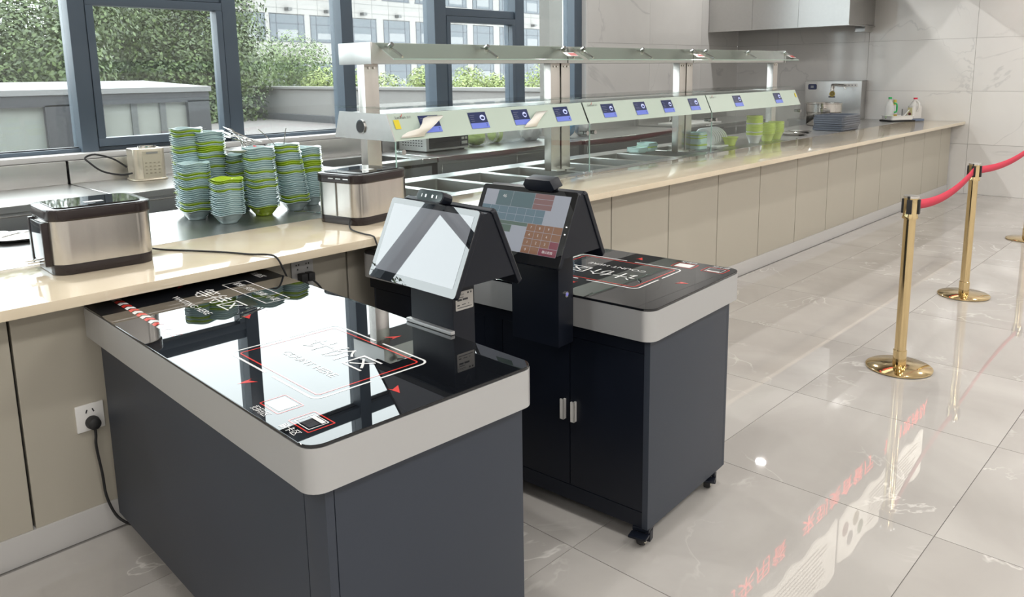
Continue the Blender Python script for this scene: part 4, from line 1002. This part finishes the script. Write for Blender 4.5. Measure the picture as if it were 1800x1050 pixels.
def stack(pat, x, y, ztop, where, lean=(0, 0), nm='bowl', meshes=BM, h0=0.046, zb=None, group='melamine bowls stacked on the counter', jit=0.003):
    rnd = random.Random(len(pat) * 31 + int(x * 1000))
    zb = ZW if zb is None else zb
    n = len(pat); pit = (ztop - zb - h0) / max(n - 1, 1)
    for k, c in enumerate(pat):                     # k = 0 is the top bowl
        i = n - 1 - k; t = i / max(n - 1, 1)
        o = link(nm, meshes[c], None, (x + lean[0] * t + (rnd.uniform(-jit, jit) if i else 0), y + lean[1] * t + (rnd.uniform(-jit, jit) if i else 0), zb + i * pit), (0, 0, rnd.uniform(-0.10, 0.10) + rnd.choice((0, 1, 2, 3)) * math.pi / 2))
        pos = 'top one' if k == 0 else ('bottom one' if k == n - 1 else '%s from top' % ordinal(k + 1))
        tag(o, '%s %s in the %s, %s' % (CN[c], nm, where, pos), nm, group)
stack('BBBBBGBGBBBBGBBBBBBBGBBGB', 1.600, 3.53, 1.118, 'front left stack')
stack('GGBBBGBBBBBBBBBBBBB', 1.652, 3.325, 1.056, 'shortest stack at the stone edge')
stack('BGBGBBBBBGBGBBBBBGBBBBBBGBBBBBBBGBBBBBBB', 1.640, 3.66, 1.268, 'tallest stack at the back', (0.0, 0.0))
stack('BBBBBGBGGGBBGBBBBGBBBBBBBGBBBBBBGBBBBB', 1.735, 3.62, 1.250, 'second tallest stack', (-0.018, -0.02))
stack('BBBGBBBBBGBGBGBBBBGBBBBGBB', 1.838, 3.56, 1.135, 'stack behind the shortest')
stack('BBBBBGBBBBBGBBBGBBGBBBBBBBBBG', 1.860, 3.385, 1.178, 'cutlery plate stack', (-0.010, 0))
stack('BGBGBBBBGGBBBGBBBBBBBBBBBGBGB', 2.032, 3.395, 1.180, 'stack left of the rightmost', (-0.030, 0.02))
stack('BBBBGBBGGGBGGBBBBBBBBBBBBBB', 2.172, 3.475, 1.150, 'rightmost stack by the toaster', (-0.012, 0))

# plates with cutlery
def plate_mesh(rad): 
    return MB().lathe([(0, 0.003), (rad * 0.55, 0.003), (rad * 0.55, 0.0), (rad * 0.6, 0.0), (rad * 0.98, 0.016), (rad, 0.018), (rad * 0.97, 0.019), (rad * 0.6, 0.006), (0, 0.005)], 40).mesh('plate', M_CERAM, 50)
pm_ = plate_mesh(0.115)
tag(link('plate', pm_, None, (0.905, 3.66, ZW)), 'white ceramic plate on the steel behind the first toaster', 'plate', 'white plates')
def spoon(label, loc, rx, rz, scl=1.0, flip=False):
    o = MB().tube([(0, 0, 0), (0, 0.06, 0.004), (0, 0.12, 0.002)], 0.0028 * scl, 8)
    if flip: o.lathe([(0, -0.003), (0.012, -0.001), (0.016, 0.002), (0.010, 0.001), (0, -0.001)], 14, Matrix.Translation((0, -0.022, 0.001)) @ Matrix.Diagonal((1, 1.5, 1, 1)))
    else: o.lathe([(0, -0.003), (0.012, -0.001), (0.016, 0.002), (0.010, 0.001), (0, -0.001)], 14, Matrix.Translation((0, 0.142, 0.001)) @ Matrix.Diagonal((1, 1.5, 1, 1)))
    ob = o.build('spoon', M_CHROME, None, loc=loc, rot=(rx, 0, rz))
    tag(ob, label, 'spoon', 'steel spoons')
spoon('steel spoon lying across the plate behind the first toaster', (0.84, 3.63, ZW + 0.022), 0, R(-70))
spoon('second steel spoon crossing on the plate behind the first toaster', (0.93, 3.60, ZW + 0.026), 0, R(25))
tag(link('plate', pm_, None, (1.845, 3.46, 1.150)), 'white ceramic plate of cutlery on the bowl stacks', 'plate', 'white plates')
for k in range(7):
    spoon('steel spoon on the cutlery plate, %s from left' % ORD[k], (1.79 + 0.017 * k, 3.42 + 0.01 * (k % 3), 1.172 + 0.004 * k), R(14 + 7 * (k % 3)), R(-30 + 17 * k))
spoon('steel spoon sticking up behind the bowl stacks, left one', (1.985, 3.46, 1.168), R(40), R(25), 0.8, True)
spoon('steel spoon sticking up behind the bowl stacks, right one', (2.03, 3.46, 1.168), R(38), R(-40), 0.8, True)
spoon('steel spoon lying on the steel between two bowl stacks', (1.985, 3.325, ZW + 0.004), 0, R(200))
tag(MB().lathe([(0, 0), (0.008, 0.0005), (0, 0.001)], 16).build('red_token', mat('red_plastic', (0.55, 0.02, 0.03), 0.3), None, loc=(1.80, 3.32, 1.188), rot=(R(25), 0, 0)), 'small red dot on the rim of the cutlery stack', 'token')

# lime and mint dishes behind the guard
LM = {'L': bowl_mesh('bowl', M_LIME, 0.071, 0.075, 0.040, 0.0012), 'W': bowl_mesh('bowl', M_CERAM, 0.071, 0.075, 0.040, 0.0012)}
lk = dict(meshes=LM, h0=0.075, group='lime bowls behind the guard', jit=0.002)
stack('LLLLLLWLLLLLLWLLW', 6.51, 3.235, 1.098, 'tallest lime stack', **lk)
stack('LLLLLLLLLLL', 6.76, 3.235, 1.022, 'middle lime stack', **lk)
stack('LLLLLLLLLLL', 6.98, 3.255, 1.022, 'rightmost lime stack', **lk)
tag(link('bowl', LM['L'], None, (6.20, 3.30, ZW)), 'single lime bowl left of the tallest lime stack', 'bowl', 'lime bowls behind the guard')
M_MINTD = mat('mint_melamine', (0.52, 0.72, 0.70), 0.2, coat=0.3)
def sqd(m): 
    return MB().ring(rrect(-0.065, 0.065, -0.065, 0.065, 0.02, 4), rrect(-0.058, 0.058, -0.058, 0.058, 0.018, 4), 0.010, 0.022).prism(rrect(-0.052, 0.052, -0.052, 0.052, 0.016, 4), 0.0, 0.012).mesh('dish', m, 40)
DM = {'B': sqd(M_MINTD), 'G': sqd(M_BOWLG)}
dk = dict(nm='dish', meshes=DM, h0=0.022, group='square dishes behind the middle guard', jit=0.004)
stack('BBGBGBBBBBGBBB', 5.72, 3.34, 1.000, 'square stack right of the double post', **dk)
stack('BBBGBB', 5.42, 3.62, 0.925, 'low square stack left of the double post', **dk)
stack('BBB', 5.25, 3.60, 0.900, 'lowest square stack beside the last well', **dk)
# wire-rack tray of white plates
rk = thing('plate_rack', 'white wire rack of tilted plates left of the lime bowls', 'rack', (6.12, 3.45, ZW))
MB().box(-0.16, 0.16, -0.16, 0.10, 0.0, 0.012, 0.003).build('tray', M_WHITEP, rk)
for k in range(7):
    MB().lathe([(0, 0), (0.085, 0.004), (0.09, 0.012), (0.08, 0.008), (0, 0.004)], 28, Matrix.Translation((-0.12 + k * 0.035, -0.02, 0.075)) @ Matrix.Rotation(R(62), 4, 'Y')).build('rack_plate', M_CERAM, rk)

# ================================================================ THINGS ON THE BACK COUNTERS
mw = thing('microwave', 'silver microwave with a black glass door under the display beam', 'microwave', (4.27, 5.03, 0.8505))
MB().box(0, 0.48, 0.0, 0.36, 0.012, 0.27, 0.004).build('case', mat('silver_case', (0.62, 0.62, 0.62), 0.35, 0.3), mw)
MB().box(0.03, 0.37, -0.012, 0.0, 0.03, 0.255, 0.003).build('door', mat('microwave_glass', (0.012, 0.013, 0.017), 0.06), mw)
pn = MB().box(0.375, 0.47, -0.012, 0.0, 0.03, 0.255, 0.003).build('control_panel', M_BLACK, mw)
MB().box(0.39, 0.455, -0.0145, -0.012, 0.05, 0.075, 0.002).box(0.39, 0.42, -0.0145, -0.012, 0.09, 0.11, 0.002).box(0.43, 0.455, -0.0145, -0.012, 0.09, 0.11, 0.002).build('buttons', M_STEEL, pn)
vs_ = MB()
for a in range(8):
    for b_ in range(5): vs_.box(-0.0008, 0.0, 0.05 + a * 0.035, 0.068 + a * 0.035, 0.05 + b_ * 0.022, 0.058 + b_ * 0.022)
vs_.build('vents', M_GAP, mw)
MB().box(0.02, 0.06, 0.03, 0.33, 0, 0.012).box(0.42, 0.46, 0.03, 0.33, 0, 0.012).build('feet', M_RUBBER, mw)

bmk = thing('bread_maker', 'gold bread maker on the steel counter below the awning window', 'bread maker', (2.075, 5.25, 0.8505), R(-6))
M_CHAMP = mat('champagne_metal', (0.72, 0.66, 0.54), 0.30, 0.8)
MB().prism(rrect(-0.108, 0.108, -0.095, 0.095, 0.03, 5), 0.0, 0.012, 0.003, 1).build('base', M_CHAMP, bmk)
MB().prism(rrect(-0.098, 0.098, -0.088, 0.088, 0.03, 6), 0.012, 0.205, 0.006, 2).build('body', M_CHAMP, bmk)
fp_ = MB().box(-0.045, 0.068, -0.0905, -0.088, 0.02, 0.19, 0.001, 1).build('front_panel', mat('pale_champagne', (0.66, 0.62, 0.48), 0.3), bmk)
dots = MB()
for a in range(4):
    for b_ in range(4): dots.box(-0.032 + a * 0.026, -0.02 + a * 0.026, -0.0915, -0.0905, 0.045 + b_ * 0.022, 0.052 + b_ * 0.022)
dots.build('panel_print', mat('tan_print', (0.42, 0.38, 0.28), 0.5), fp_)
MB().box(-0.02, 0.05, -0.0915, -0.0905, 0.172, 0.184).build('display_strip', M_STEELD, fp_)
MB().ring([(0.06 * math.cos(a_), 0.045 * math.sin(a_)) for a_ in [2 * math.pi * i / 24 for i in range(24)]], [(0.05 * math.cos(a_), 0.036 * math.sin(a_)) for a_ in [2 * math.pi * i / 24 for i in range(24)]], 0.205, 0.218, mtx=Matrix.Translation((0.01, 0, 0))).build('lid_ring', M_CHROME, bmk)
tag(MB().tube([(1.965, 5.20, 0.905), (1.90, 5.22, 0.90), (1.80, 5.24, 0.93), (1.735, 5.26, 0.99), (1.72, 5.28, 1.02), (1.78, 5.28, 1.035), (1.88, 5.27, 1.00), (1.955, 5.26, 0.94)], 0.006, 8).build('looped_cord', M_RUBBER), 'looped black cord standing left of the gold bread maker', 'cord')

def crumple(rad, sc, seed, m, name, parent=None, loc=(0, 0, 0), amp=0.22, sub=4):
    rnd = random.Random(seed); b = bmesh.new(); bmesh.ops.create_icosphere(b, subdivisions=sub, radius=1)
    ks = [(Vector((rnd.gauss(0, 1), rnd.gauss(0, 1), rnd.gauss(0, 1))) * rnd.uniform(2, 7), rnd.uniform(0, 6)) for _ in range(14)]
    for v in b.verts:
        f = sum(abs(math.sin(k.dot(v.co) + p)) for k, p in ks) / 14 - 0.6
        c = v.co * rad * (1 + amp * f * 3)
        v.co = (c.x * sc[0], c.y * sc[1], max(c.z * sc[2], -0.92 * rad * sc[2]))
    zmin = min(v.co.z for v in b.verts)
    for v in b.verts: v.co.z -= zmin
    me = bpy.data.meshes.new(name); b.to_mesh(me); b.free(); me.materials.append(m)
    me.polygons.foreach_set('use_smooth', [True] * len(me.polygons))
    return link(name, me, parent, loc)
def film_mat(name, col, a):
    m = bpy.data.materials.new(name); m.use_nodes = True; nt = m.node_tree; b = nt.nodes['Principled BSDF']
    b.inputs['Base Color'].default_value = (*col, 1); b.inputs['Roughness'].default_value = 0.18; b.inputs['Alpha'].default_value = a
    MATS[name] = m; return m
M_FILM = film_mat('clear_film', (0.85, 0.86, 0.84), 0.28)
M_WFILM = film_mat('white_film', (0.85, 0.86, 0.88), 0.85)
M_BFILM = film_mat('blue_film', (0.18, 0.48, 0.78), 0.85)
M_CAB1 = mat('cabbage_green', (0.42, 0.58, 0.10), 0.4, noise=(9, 0.3, (1, 1, 3)))
tag(crumple(0.15, (1.5, 0.75, 0.72), 3, M_FILM, 'plastic_bag', None, (5.06, 5.20, 0.851)), 'clear plastic bag over leafy greens right of the microwave', 'plastic bag', 'plastic bags on the fridge counter')
tag(crumple(0.075, (1.2, 0.9, 0.9), 4, M_CAB1, 'leafy_greens', None, (4.99, 5.18, 0.856)), 'bunch of pale leafy greens in the clear bag by the microwave', 'vegetable', 'green vegetables on the counter')
tag(crumple(0.078, (1.0, 0.9, 1.05), 5, M_CAB1, 'cabbage', None, (5.30, 5.24, 0.856), 0.08), 'round green cabbage in the middle of the fridge counter', 'vegetable', 'green vegetables on the counter')
tag(crumple(0.15, (1.1, 0.8, 0.7), 6, M_FILM, 'plastic_bag', None, (5.42, 5.20, 0.851)), 'clear plastic bag right of the round cabbage', 'plastic bag', 'plastic bags on the fridge counter')
tag(crumple(0.13, (0.9, 0.8, 0.95), 8, M_WFILM, 'plastic_bag', None, (5.70, 5.15, 0.851)), 'white plastic bag left of the double guard post', 'plastic bag', 'plastic bags on the fridge counter')
tag(crumple(0.13, (0.9, 0.8, 1.15), 9, M_BFILM, 'plastic_bag', None, (6.14, 5.10, 0.851)), 'blue plastic bag right of the double guard post', 'plastic bag', 'plastic bags on the fridge counter')
tag(crumple(0.12, (0.8, 0.7, 1.0), 10, M_WFILM, 'plastic_bag', None, (6.38, 5.05, 0.851)), 'white torn plastic bag right of the blue bag', 'plastic bag', 'plastic bags on the fridge counter')

# ================================================================ FAR END OF THE COUNTER
MB().box(9.95, XR - 0.003, 3.871, 4.50, 0.825, ZC, 0.002, 1).box(9.97, XR - 0.003, 3.885, 4.48, 0.0, 0.825).build('return_cabinet', M_STEEL, sw)
bo = thing('water_boiler', 'tall stainless water boiler with a swivel spout against the end wall', 'water boiler', (10.27, 3.69, ZW))
MB().box(0, 0.165, 0, 0.725, 0.0, 0.482, 0.006).build('case', M_STEEL, bo)
MB().box(-0.003, 0.168, -0.003, 0.728, 0.474, 0.483, 0.002).build('rim', M_STEELD, bo)
dsp = MB().prism(rrect(-0.055, 0.055, -0.035, 0.035, 0.015, 4), 0, 0.012, 0.003, 1, mtx=frame_mtx((0.0, 0.625, 0.405), (0, -1, 0), (0, 0, 1))).build('display', mat('navy_plastic', (0.015, 0.025, 0.10), 0.2), bo)
MB().box(-0.0135, -0.012, 0.605, 0.645, 0.39, 0.42).build('display_window', mat('grey_lcd', (0.25, 0.28, 0.32), 0.2), dsp)
lbl = MB().box(-0.002, -0.0002, 0.05, 0.30, 0.405, 0.445).build('instruction_strip', M_WHITEP, bo)
ip = MB()
for k in range(6): ip.box(-0.003, -0.002, 0.07 + k * 0.04, 0.085 + k * 0.04, 0.418, 0.432)
ip.build('instruction_icons', mat('grey_ink', (0.25, 0.25, 0.28), 0.4), lbl)
MB().tube([(-0.03, 0.36, 0.36), (-0.03, 0.36, 0.42), (-0.05, 0.34, 0.435), (-0.11, 0.22, 0.43), (-0.13, 0.165, 0.42), (-0.135, 0.155, 0.38)], 0.013, 10).build('spout', M_CHROME, bo)
MB().box(-0.03, 0.0, 0.345, 0.38, 0.35, 0.38, 0.004).build('valve', M_CHROME, bo)
bd = MB().lathe([(0, 0), (0.036, 0), (0.036, 0.003), (0, 0.003)], 24, frame_mtx((-0.0005, 0.365, 0.315), (0, -1, 0), (0, 0, 1))).build('round_badge', mat('ochre_print', (0.50, 0.38, 0.08), 0.5), bo)
MB().lathe([(0.012, 0.003), (0.020, 0.003), (0.020, 0.0036), (0.012, 0.0036)], 20, frame_mtx((-0.0005, 0.365, 0.315), (0, -1, 0), (0, 0, 1))).build('badge_ring', M_TXT, bd)
MB().box(-0.0022, -0.0005, 0.325, 0.41, 0.268, 0.285).build('badge_bar', M_TXT, bd)

M_POT = mat('pot_steel', (0.56, 0.54, 0.51), 0.16, 1.0)
po = thing('steamer_pot', 'two-tier stainless steamer pot on the far steel worktop', 'pot', (9.04, 3.655, ZW))
MB().lathe([(0, 0.002), (0.175, 0.002), (0.185, 0.015), (0.185, 0.135), (0.192, 0.14), (0.192, 0.147), (0.18, 0.147), (0.178, 0.02), (0, 0.02)], 40).build('lower_pot', M_POT, po)
MB().lathe([(0.180, 0.147), (0.182, 0.150), (0.195, 0.155), (0.195, 0.24), (0.202, 0.245), (0.202, 0.252), (0.19, 0.252), (0.188, 0.16), (0, 0.158)], 40).build('upper_tier', M_POT, po)
for z_ in (0.10, 0.20):
    for sg_ in (-1, 1):
        a_ = R(200)
        MB().tube([(sg_ * 0.185 * math.cos(a_) - 0.03 * math.sin(a_), sg_ * 0.185 * math.sin(a_) + 0.03 * math.cos(a_), z_), (sg_ * 0.235 * math.cos(a_), sg_ * 0.235 * math.sin(a_), z_ + 0.01), (sg_ * 0.185 * math.cos(a_) + 0.03 * math.sin(a_), sg_ * 0.185 * math.sin(a_) - 0.03 * math.cos(a_), z_)], 0.007, 8).build('handle', M_POT, po)

M_TRAY = mat('slate_tray', (0.10, 0.115, 0.145), 0.35)
_trm = MB().ring(rrect(-0.225, 0.225, -0.165, 0.165, 0.03, 4), rrect(-0.212, 0.212, -0.152, 0.152, 0.025, 4), 0.004, 0.024).prism(rrect(-0.205, 0.205, -0.145, 0.145, 0.025, 4), 0.0, 0.006).mesh('meal_tray', M_TRAY, 40)
for k in range(7):
    o = link('meal_tray', _trm, None, (8.48 + random.uniform(-.008, .008), 3.285 + random.uniform(-.008, .008), ZW + k * 0.0225), (0, 0, random.uniform(-0.03, 0.03)))
    tag(o, 'slate grey meal tray, %s from bottom of the stack before the boiler' % ordinal(k + 1) if k < 6 else 'slate grey meal tray on top of the stack before the boiler', 'tray', 'stacked meal trays')
lids = [(7.55, 3.34), (7.85, 3.42)]
for k, (lx, ly) in enumerate(lids):
    p = tag(MB().lathe([(0, 0.002), (0.10, 0.002), (0.12, 0.012), (0.125, 0.014), (0.12, 0.017), (0.10, 0.007), (0, 0.006)], 32).build('steel_dish', M_CHROME, None, loc=(lx, ly, ZW)), 'shallow steel dish left of the tray stack, %s one' % ('nearer the guard' if k == 0 else 'nearer the trays'), 'dish', 'shallow steel dishes')

stt = thing('enamel_tray', 'white enamel tray of condiments at the counter end', 'tray', (10.13, 3.20, ZC + 0.02), R(-35))
MB().ring(rrect(-0.15, 0.15, -0.10, 0.10, 0.03, 4), rrect(-0.142, 0.142, -0.092, 0.092, 0.025, 4), 0.008, 0.045).prism(rrect(-0.146, 0.146, -0.096, 0.096, 0.028, 4), 0.0, 0.010).build('pan', M_CERAM, stt)
MB().ring(rrect(-0.160, 0.160, -0.110, 0.110, 0.034, 4), rrect(-0.148, 0.148, -0.098, 0.098, 0.03, 4), 0.043, 0.049).build('rim', M_CERAM, stt)
tag(MB().prism(rrect(-0.17, 0.17, -0.12, 0.12, 0.03, 4), 0.0, 0.017, 0.003, 1).build('meal_tray', M_RUBBER, None, loc=(10.13, 3.20, ZW), rot=(0, 0, R(-35))), 'black flat tray under the white enamel tray', 'tray')
M_CLEARP = film_mat('clear_bottle_plastic', (0.86, 0.88, 0.88), 0.35)
M_GREENP = mat('green_plastic', (0.02, 0.38, 0.10), 0.3)
b1 = thing('oil_bottle', 'clear bottle with green cap and handle on the enamel tray', 'bottle', (10.05, 3.27, ZC + 0.031))
MB().lathe([(0, 0.0), (0.045, 0.0), (0.048, 0.01), (0.048, 0.15), (0.040, 0.18), (0.018, 0.215), (0.018, 0.235), (0, 0.235)], 24).build('body', M_CLEARP, b1)
MB().lathe([(0, 0.235), (0.021, 0.235), (0.021, 0.258), (0, 0.258)], 20).build('cap', M_GREENP, b1)
MB().tube([(0.02, -0.04, 0.19), (0.03, -0.07, 0.17), (0.03, -0.07, 0.09), (0.02, -0.045, 0.08)], 0.010, 8).build('handle', M_GREENP, b1)
MB().lathe([(0.0487, 0.01), (0.0487, 0.04)], 24).build('label', mat('pale_green_label', (0.55, 0.70, 0.45), 0.5), b1)
b2 = thing('sauce_bottle', 'slim bottle with a golden neck behind the enamel tray', 'bottle', (10.16, 3.25, ZC + 0.031))
MB().lathe([(0, 0.0), (0.030, 0.0), (0.032, 0.01), (0.032, 0.13), (0.016, 0.165), (0.016, 0.19), (0, 0.19)], 20).build('body', M_CLEARP, b2)
MB().lathe([(0.0165, 0.16), (0.0185, 0.16), (0.0185, 0.225), (0, 0.225)], 20).build('cap', mat('gold_foil', (0.55, 0.42, 0.08), 0.35), b2)
MB().lathe([(0.0327, 0.015), (0.0327, 0.05)], 20).build('label', mat('ochre_label', (0.50, 0.34, 0.06), 0.5), b2)
jg = thing('milk_jug', 'translucent milk jug with red cap and yellow label at the counter end', 'jug', (10.29, 3.06, ZC + 0.030), R(-40))
M_JUG = film_mat('milky_plastic', (0.85, 0.84, 0.82), 0.65)
MB().prism(rrect(-0.06, 0.06, -0.055, 0.055, 0.02, 4), 0.0, 0.15, 0.012, 2).lathe([(0.058, 0.145), (0.045, 0.18), (0.02, 0.215), (0.02, 0.23), (0, 0.23)], 20).build('body', M_JUG, jg)
MB().tube([(0.0, -0.02, 0.21), (0.0, -0.075, 0.185), (0.0, -0.085, 0.13), (0.0, -0.055, 0.085)], 0.012, 10).build('handle', M_JUG, jg)
MB().lathe([(0, 0.23), (0.023, 0.23), (0.023, 0.248), (0, 0.248)], 20).build('cap', mat('red_cap', (0.60, 0.01, 0.05), 0.3), jg)
jl = MB().box(-0.0615, -0.0605, -0.045, 0.045, 0.02, 0.13).build('label', mat('pale_yellow_label', (0.78, 0.74, 0.42), 0.5), jg)
MB().lathe([(0, 0), (0.028, 0), (0.028, 0.001), (0, 0.001)], 20, frame_mtx((-0.0616, 0, 0.055), (0, -1, 0), (0, 0, 1)) @ Matrix.Diagonal((1, 0.6, 1, 1))).build('label_badge', mat('maroon_print', (0.18, 0.04, 0.05), 0.5), jl)
tag(MB().prism(rrect(-0.09, 0.09, -0.08, 0.08, 0.02, 3), 0.0, 0.028, 0.004, 1).build('storage_box', mat('slate_blue_plastic', (0.14, 0.18, 0.27), 0.4), None, loc=(10.29, 3.06, ZW), rot=(0, 0, R(-40))), 'low slate blue box under the milk jug', 'box')
ck = thing('sauce_dish', 'small dish of dark red sauce in the enamel tray', 'dish', (10.17, 3.15, ZC + 0.031))
MB().lathe([(0, 0), (0.035, 0), (0.055, 0.02), (0.052, 0.021), (0.034, 0.004), (0, 0.004)], 24).build('dish', M_CERAM, ck)
MB().lathe([(0, 0.016), (0.046, 0.016)], 24).build('sauce', mat('dark_red_sauce', (0.16, 0.02, 0.015), 0.25), ck)
tag(MB().tube([(10.17, 3.15, 0.905), (10.22, 3.10, 0.99)], 0.006, 8, 0).build('serving_spoon', M_WHITEP), 'white handled spoon leaning in the sauce dish', 'spoon')
tag(MB().tube([(10.19, 3.17, 0.905), (10.19, 3.17, 1.00)], 0.004, 8, 0).build('serving_spoon', M_RUBBER), 'black handled spoon standing in the sauce dish', 'spoon')

# ================================================================ SOCKETS AND CORDS
so = thing('wall_socket', 'white socket plate on the taupe panel left of the nearest desk', 'socket', (0.800, PY, 0.415))
MB().box(-0.0425, 0.0425, -0.008, -0.0005, -0.045, 0.045, 0.003).build('plate', M_WHITEP, so)
hl_ = MB()
for a, r_ in ((-0.010, 20), (0.010, -20)): hl_.box(-0.002, 0.002, -0.009, -0.008, -0.006, 0.006, mtx=Matrix.Translation((a, 0, 0.022)) @ Matrix.Rotation(R(r_), 4, 'Y'))
hl_.build('slots', M_GAP, so)
pg = thing('power_plug', 'round black plug in the socket left of the nearest desk', 'plug', (0.803, PY - 0.008, 0.398))
MB().lathe([(0, 0), (0.021, 0), (0.022, 0.008), (0.019, 0.03), (0.010, 0.036), (0, 0.036)], 24, frame_mtx((0, -0.0005, 0), (1, 0, 0), (0, 0, 1))).build('body', M_RUBBER, pg)
MB().tube([(0, -0.022, -0.012), (0, -0.024, -0.04), (-0.002, -0.022, -0.08), (0.008, -0.018, -0.18), (0.012, -0.02, -0.26), (0.030, -0.03, -0.33), (0.055, -0.05, -0.365), (0.09, -0.07, -0.385)], 0.0045, 8).build('cord', M_RUBBER, pg)
s2 = thing('wall_socket', 'grey double socket strip on the panel behind the nearest desk', 'socket', (1.612, PY, 0.695))
MB().box(-0.048, 0.048, -0.010, -0.0005, -0.11, 0.095, 0.004).build('plate', mat('grey_socket', (0.45, 0.45, 0.45), 0.4), s2)
h2 = MB()
for zz in (0.07, 0.0, -0.07):
    for a in (-0.022, 0.022):
        h2.box(a - 0.008, a - 0.003, -0.011, -0.010, zz + 0.006, zz + 0.012).box(a + 0.003, a + 0.008, -0.011, -0.010, zz + 0.006, zz + 0.012).box(a - 0.002, a + 0.002, -0.011, -0.010, zz - 0.012, zz - 0.005)
h2.build('slots', M_GAP, s2)
for k, (dx, dx2, lab) in enumerate(((-0.012, 0.02, 'black plug in the socket strip, the left one'), (0.020, 0.065, 'black plug in the socket strip, the right one'))):
    p = thing('power_plug', lab, 'plug', (1.612 + dx, PY - 0.0105, 0.725), 0, 'black plugs in the socket strip')
    MB().box(-0.014, 0.014, -0.034, 0.0, -0.017, 0.017, 0.005).build('body', M_RUBBER, p)
    MB().tube([(0.0, -0.030, -0.010), (0.01 + dx2 * .2, -0.045, -0.04), (dx2 * 0.7, -0.05, -0.09), (dx2, -0.05, -0.18)], 0.004, 8).build('cord', M_RUBBER, p)
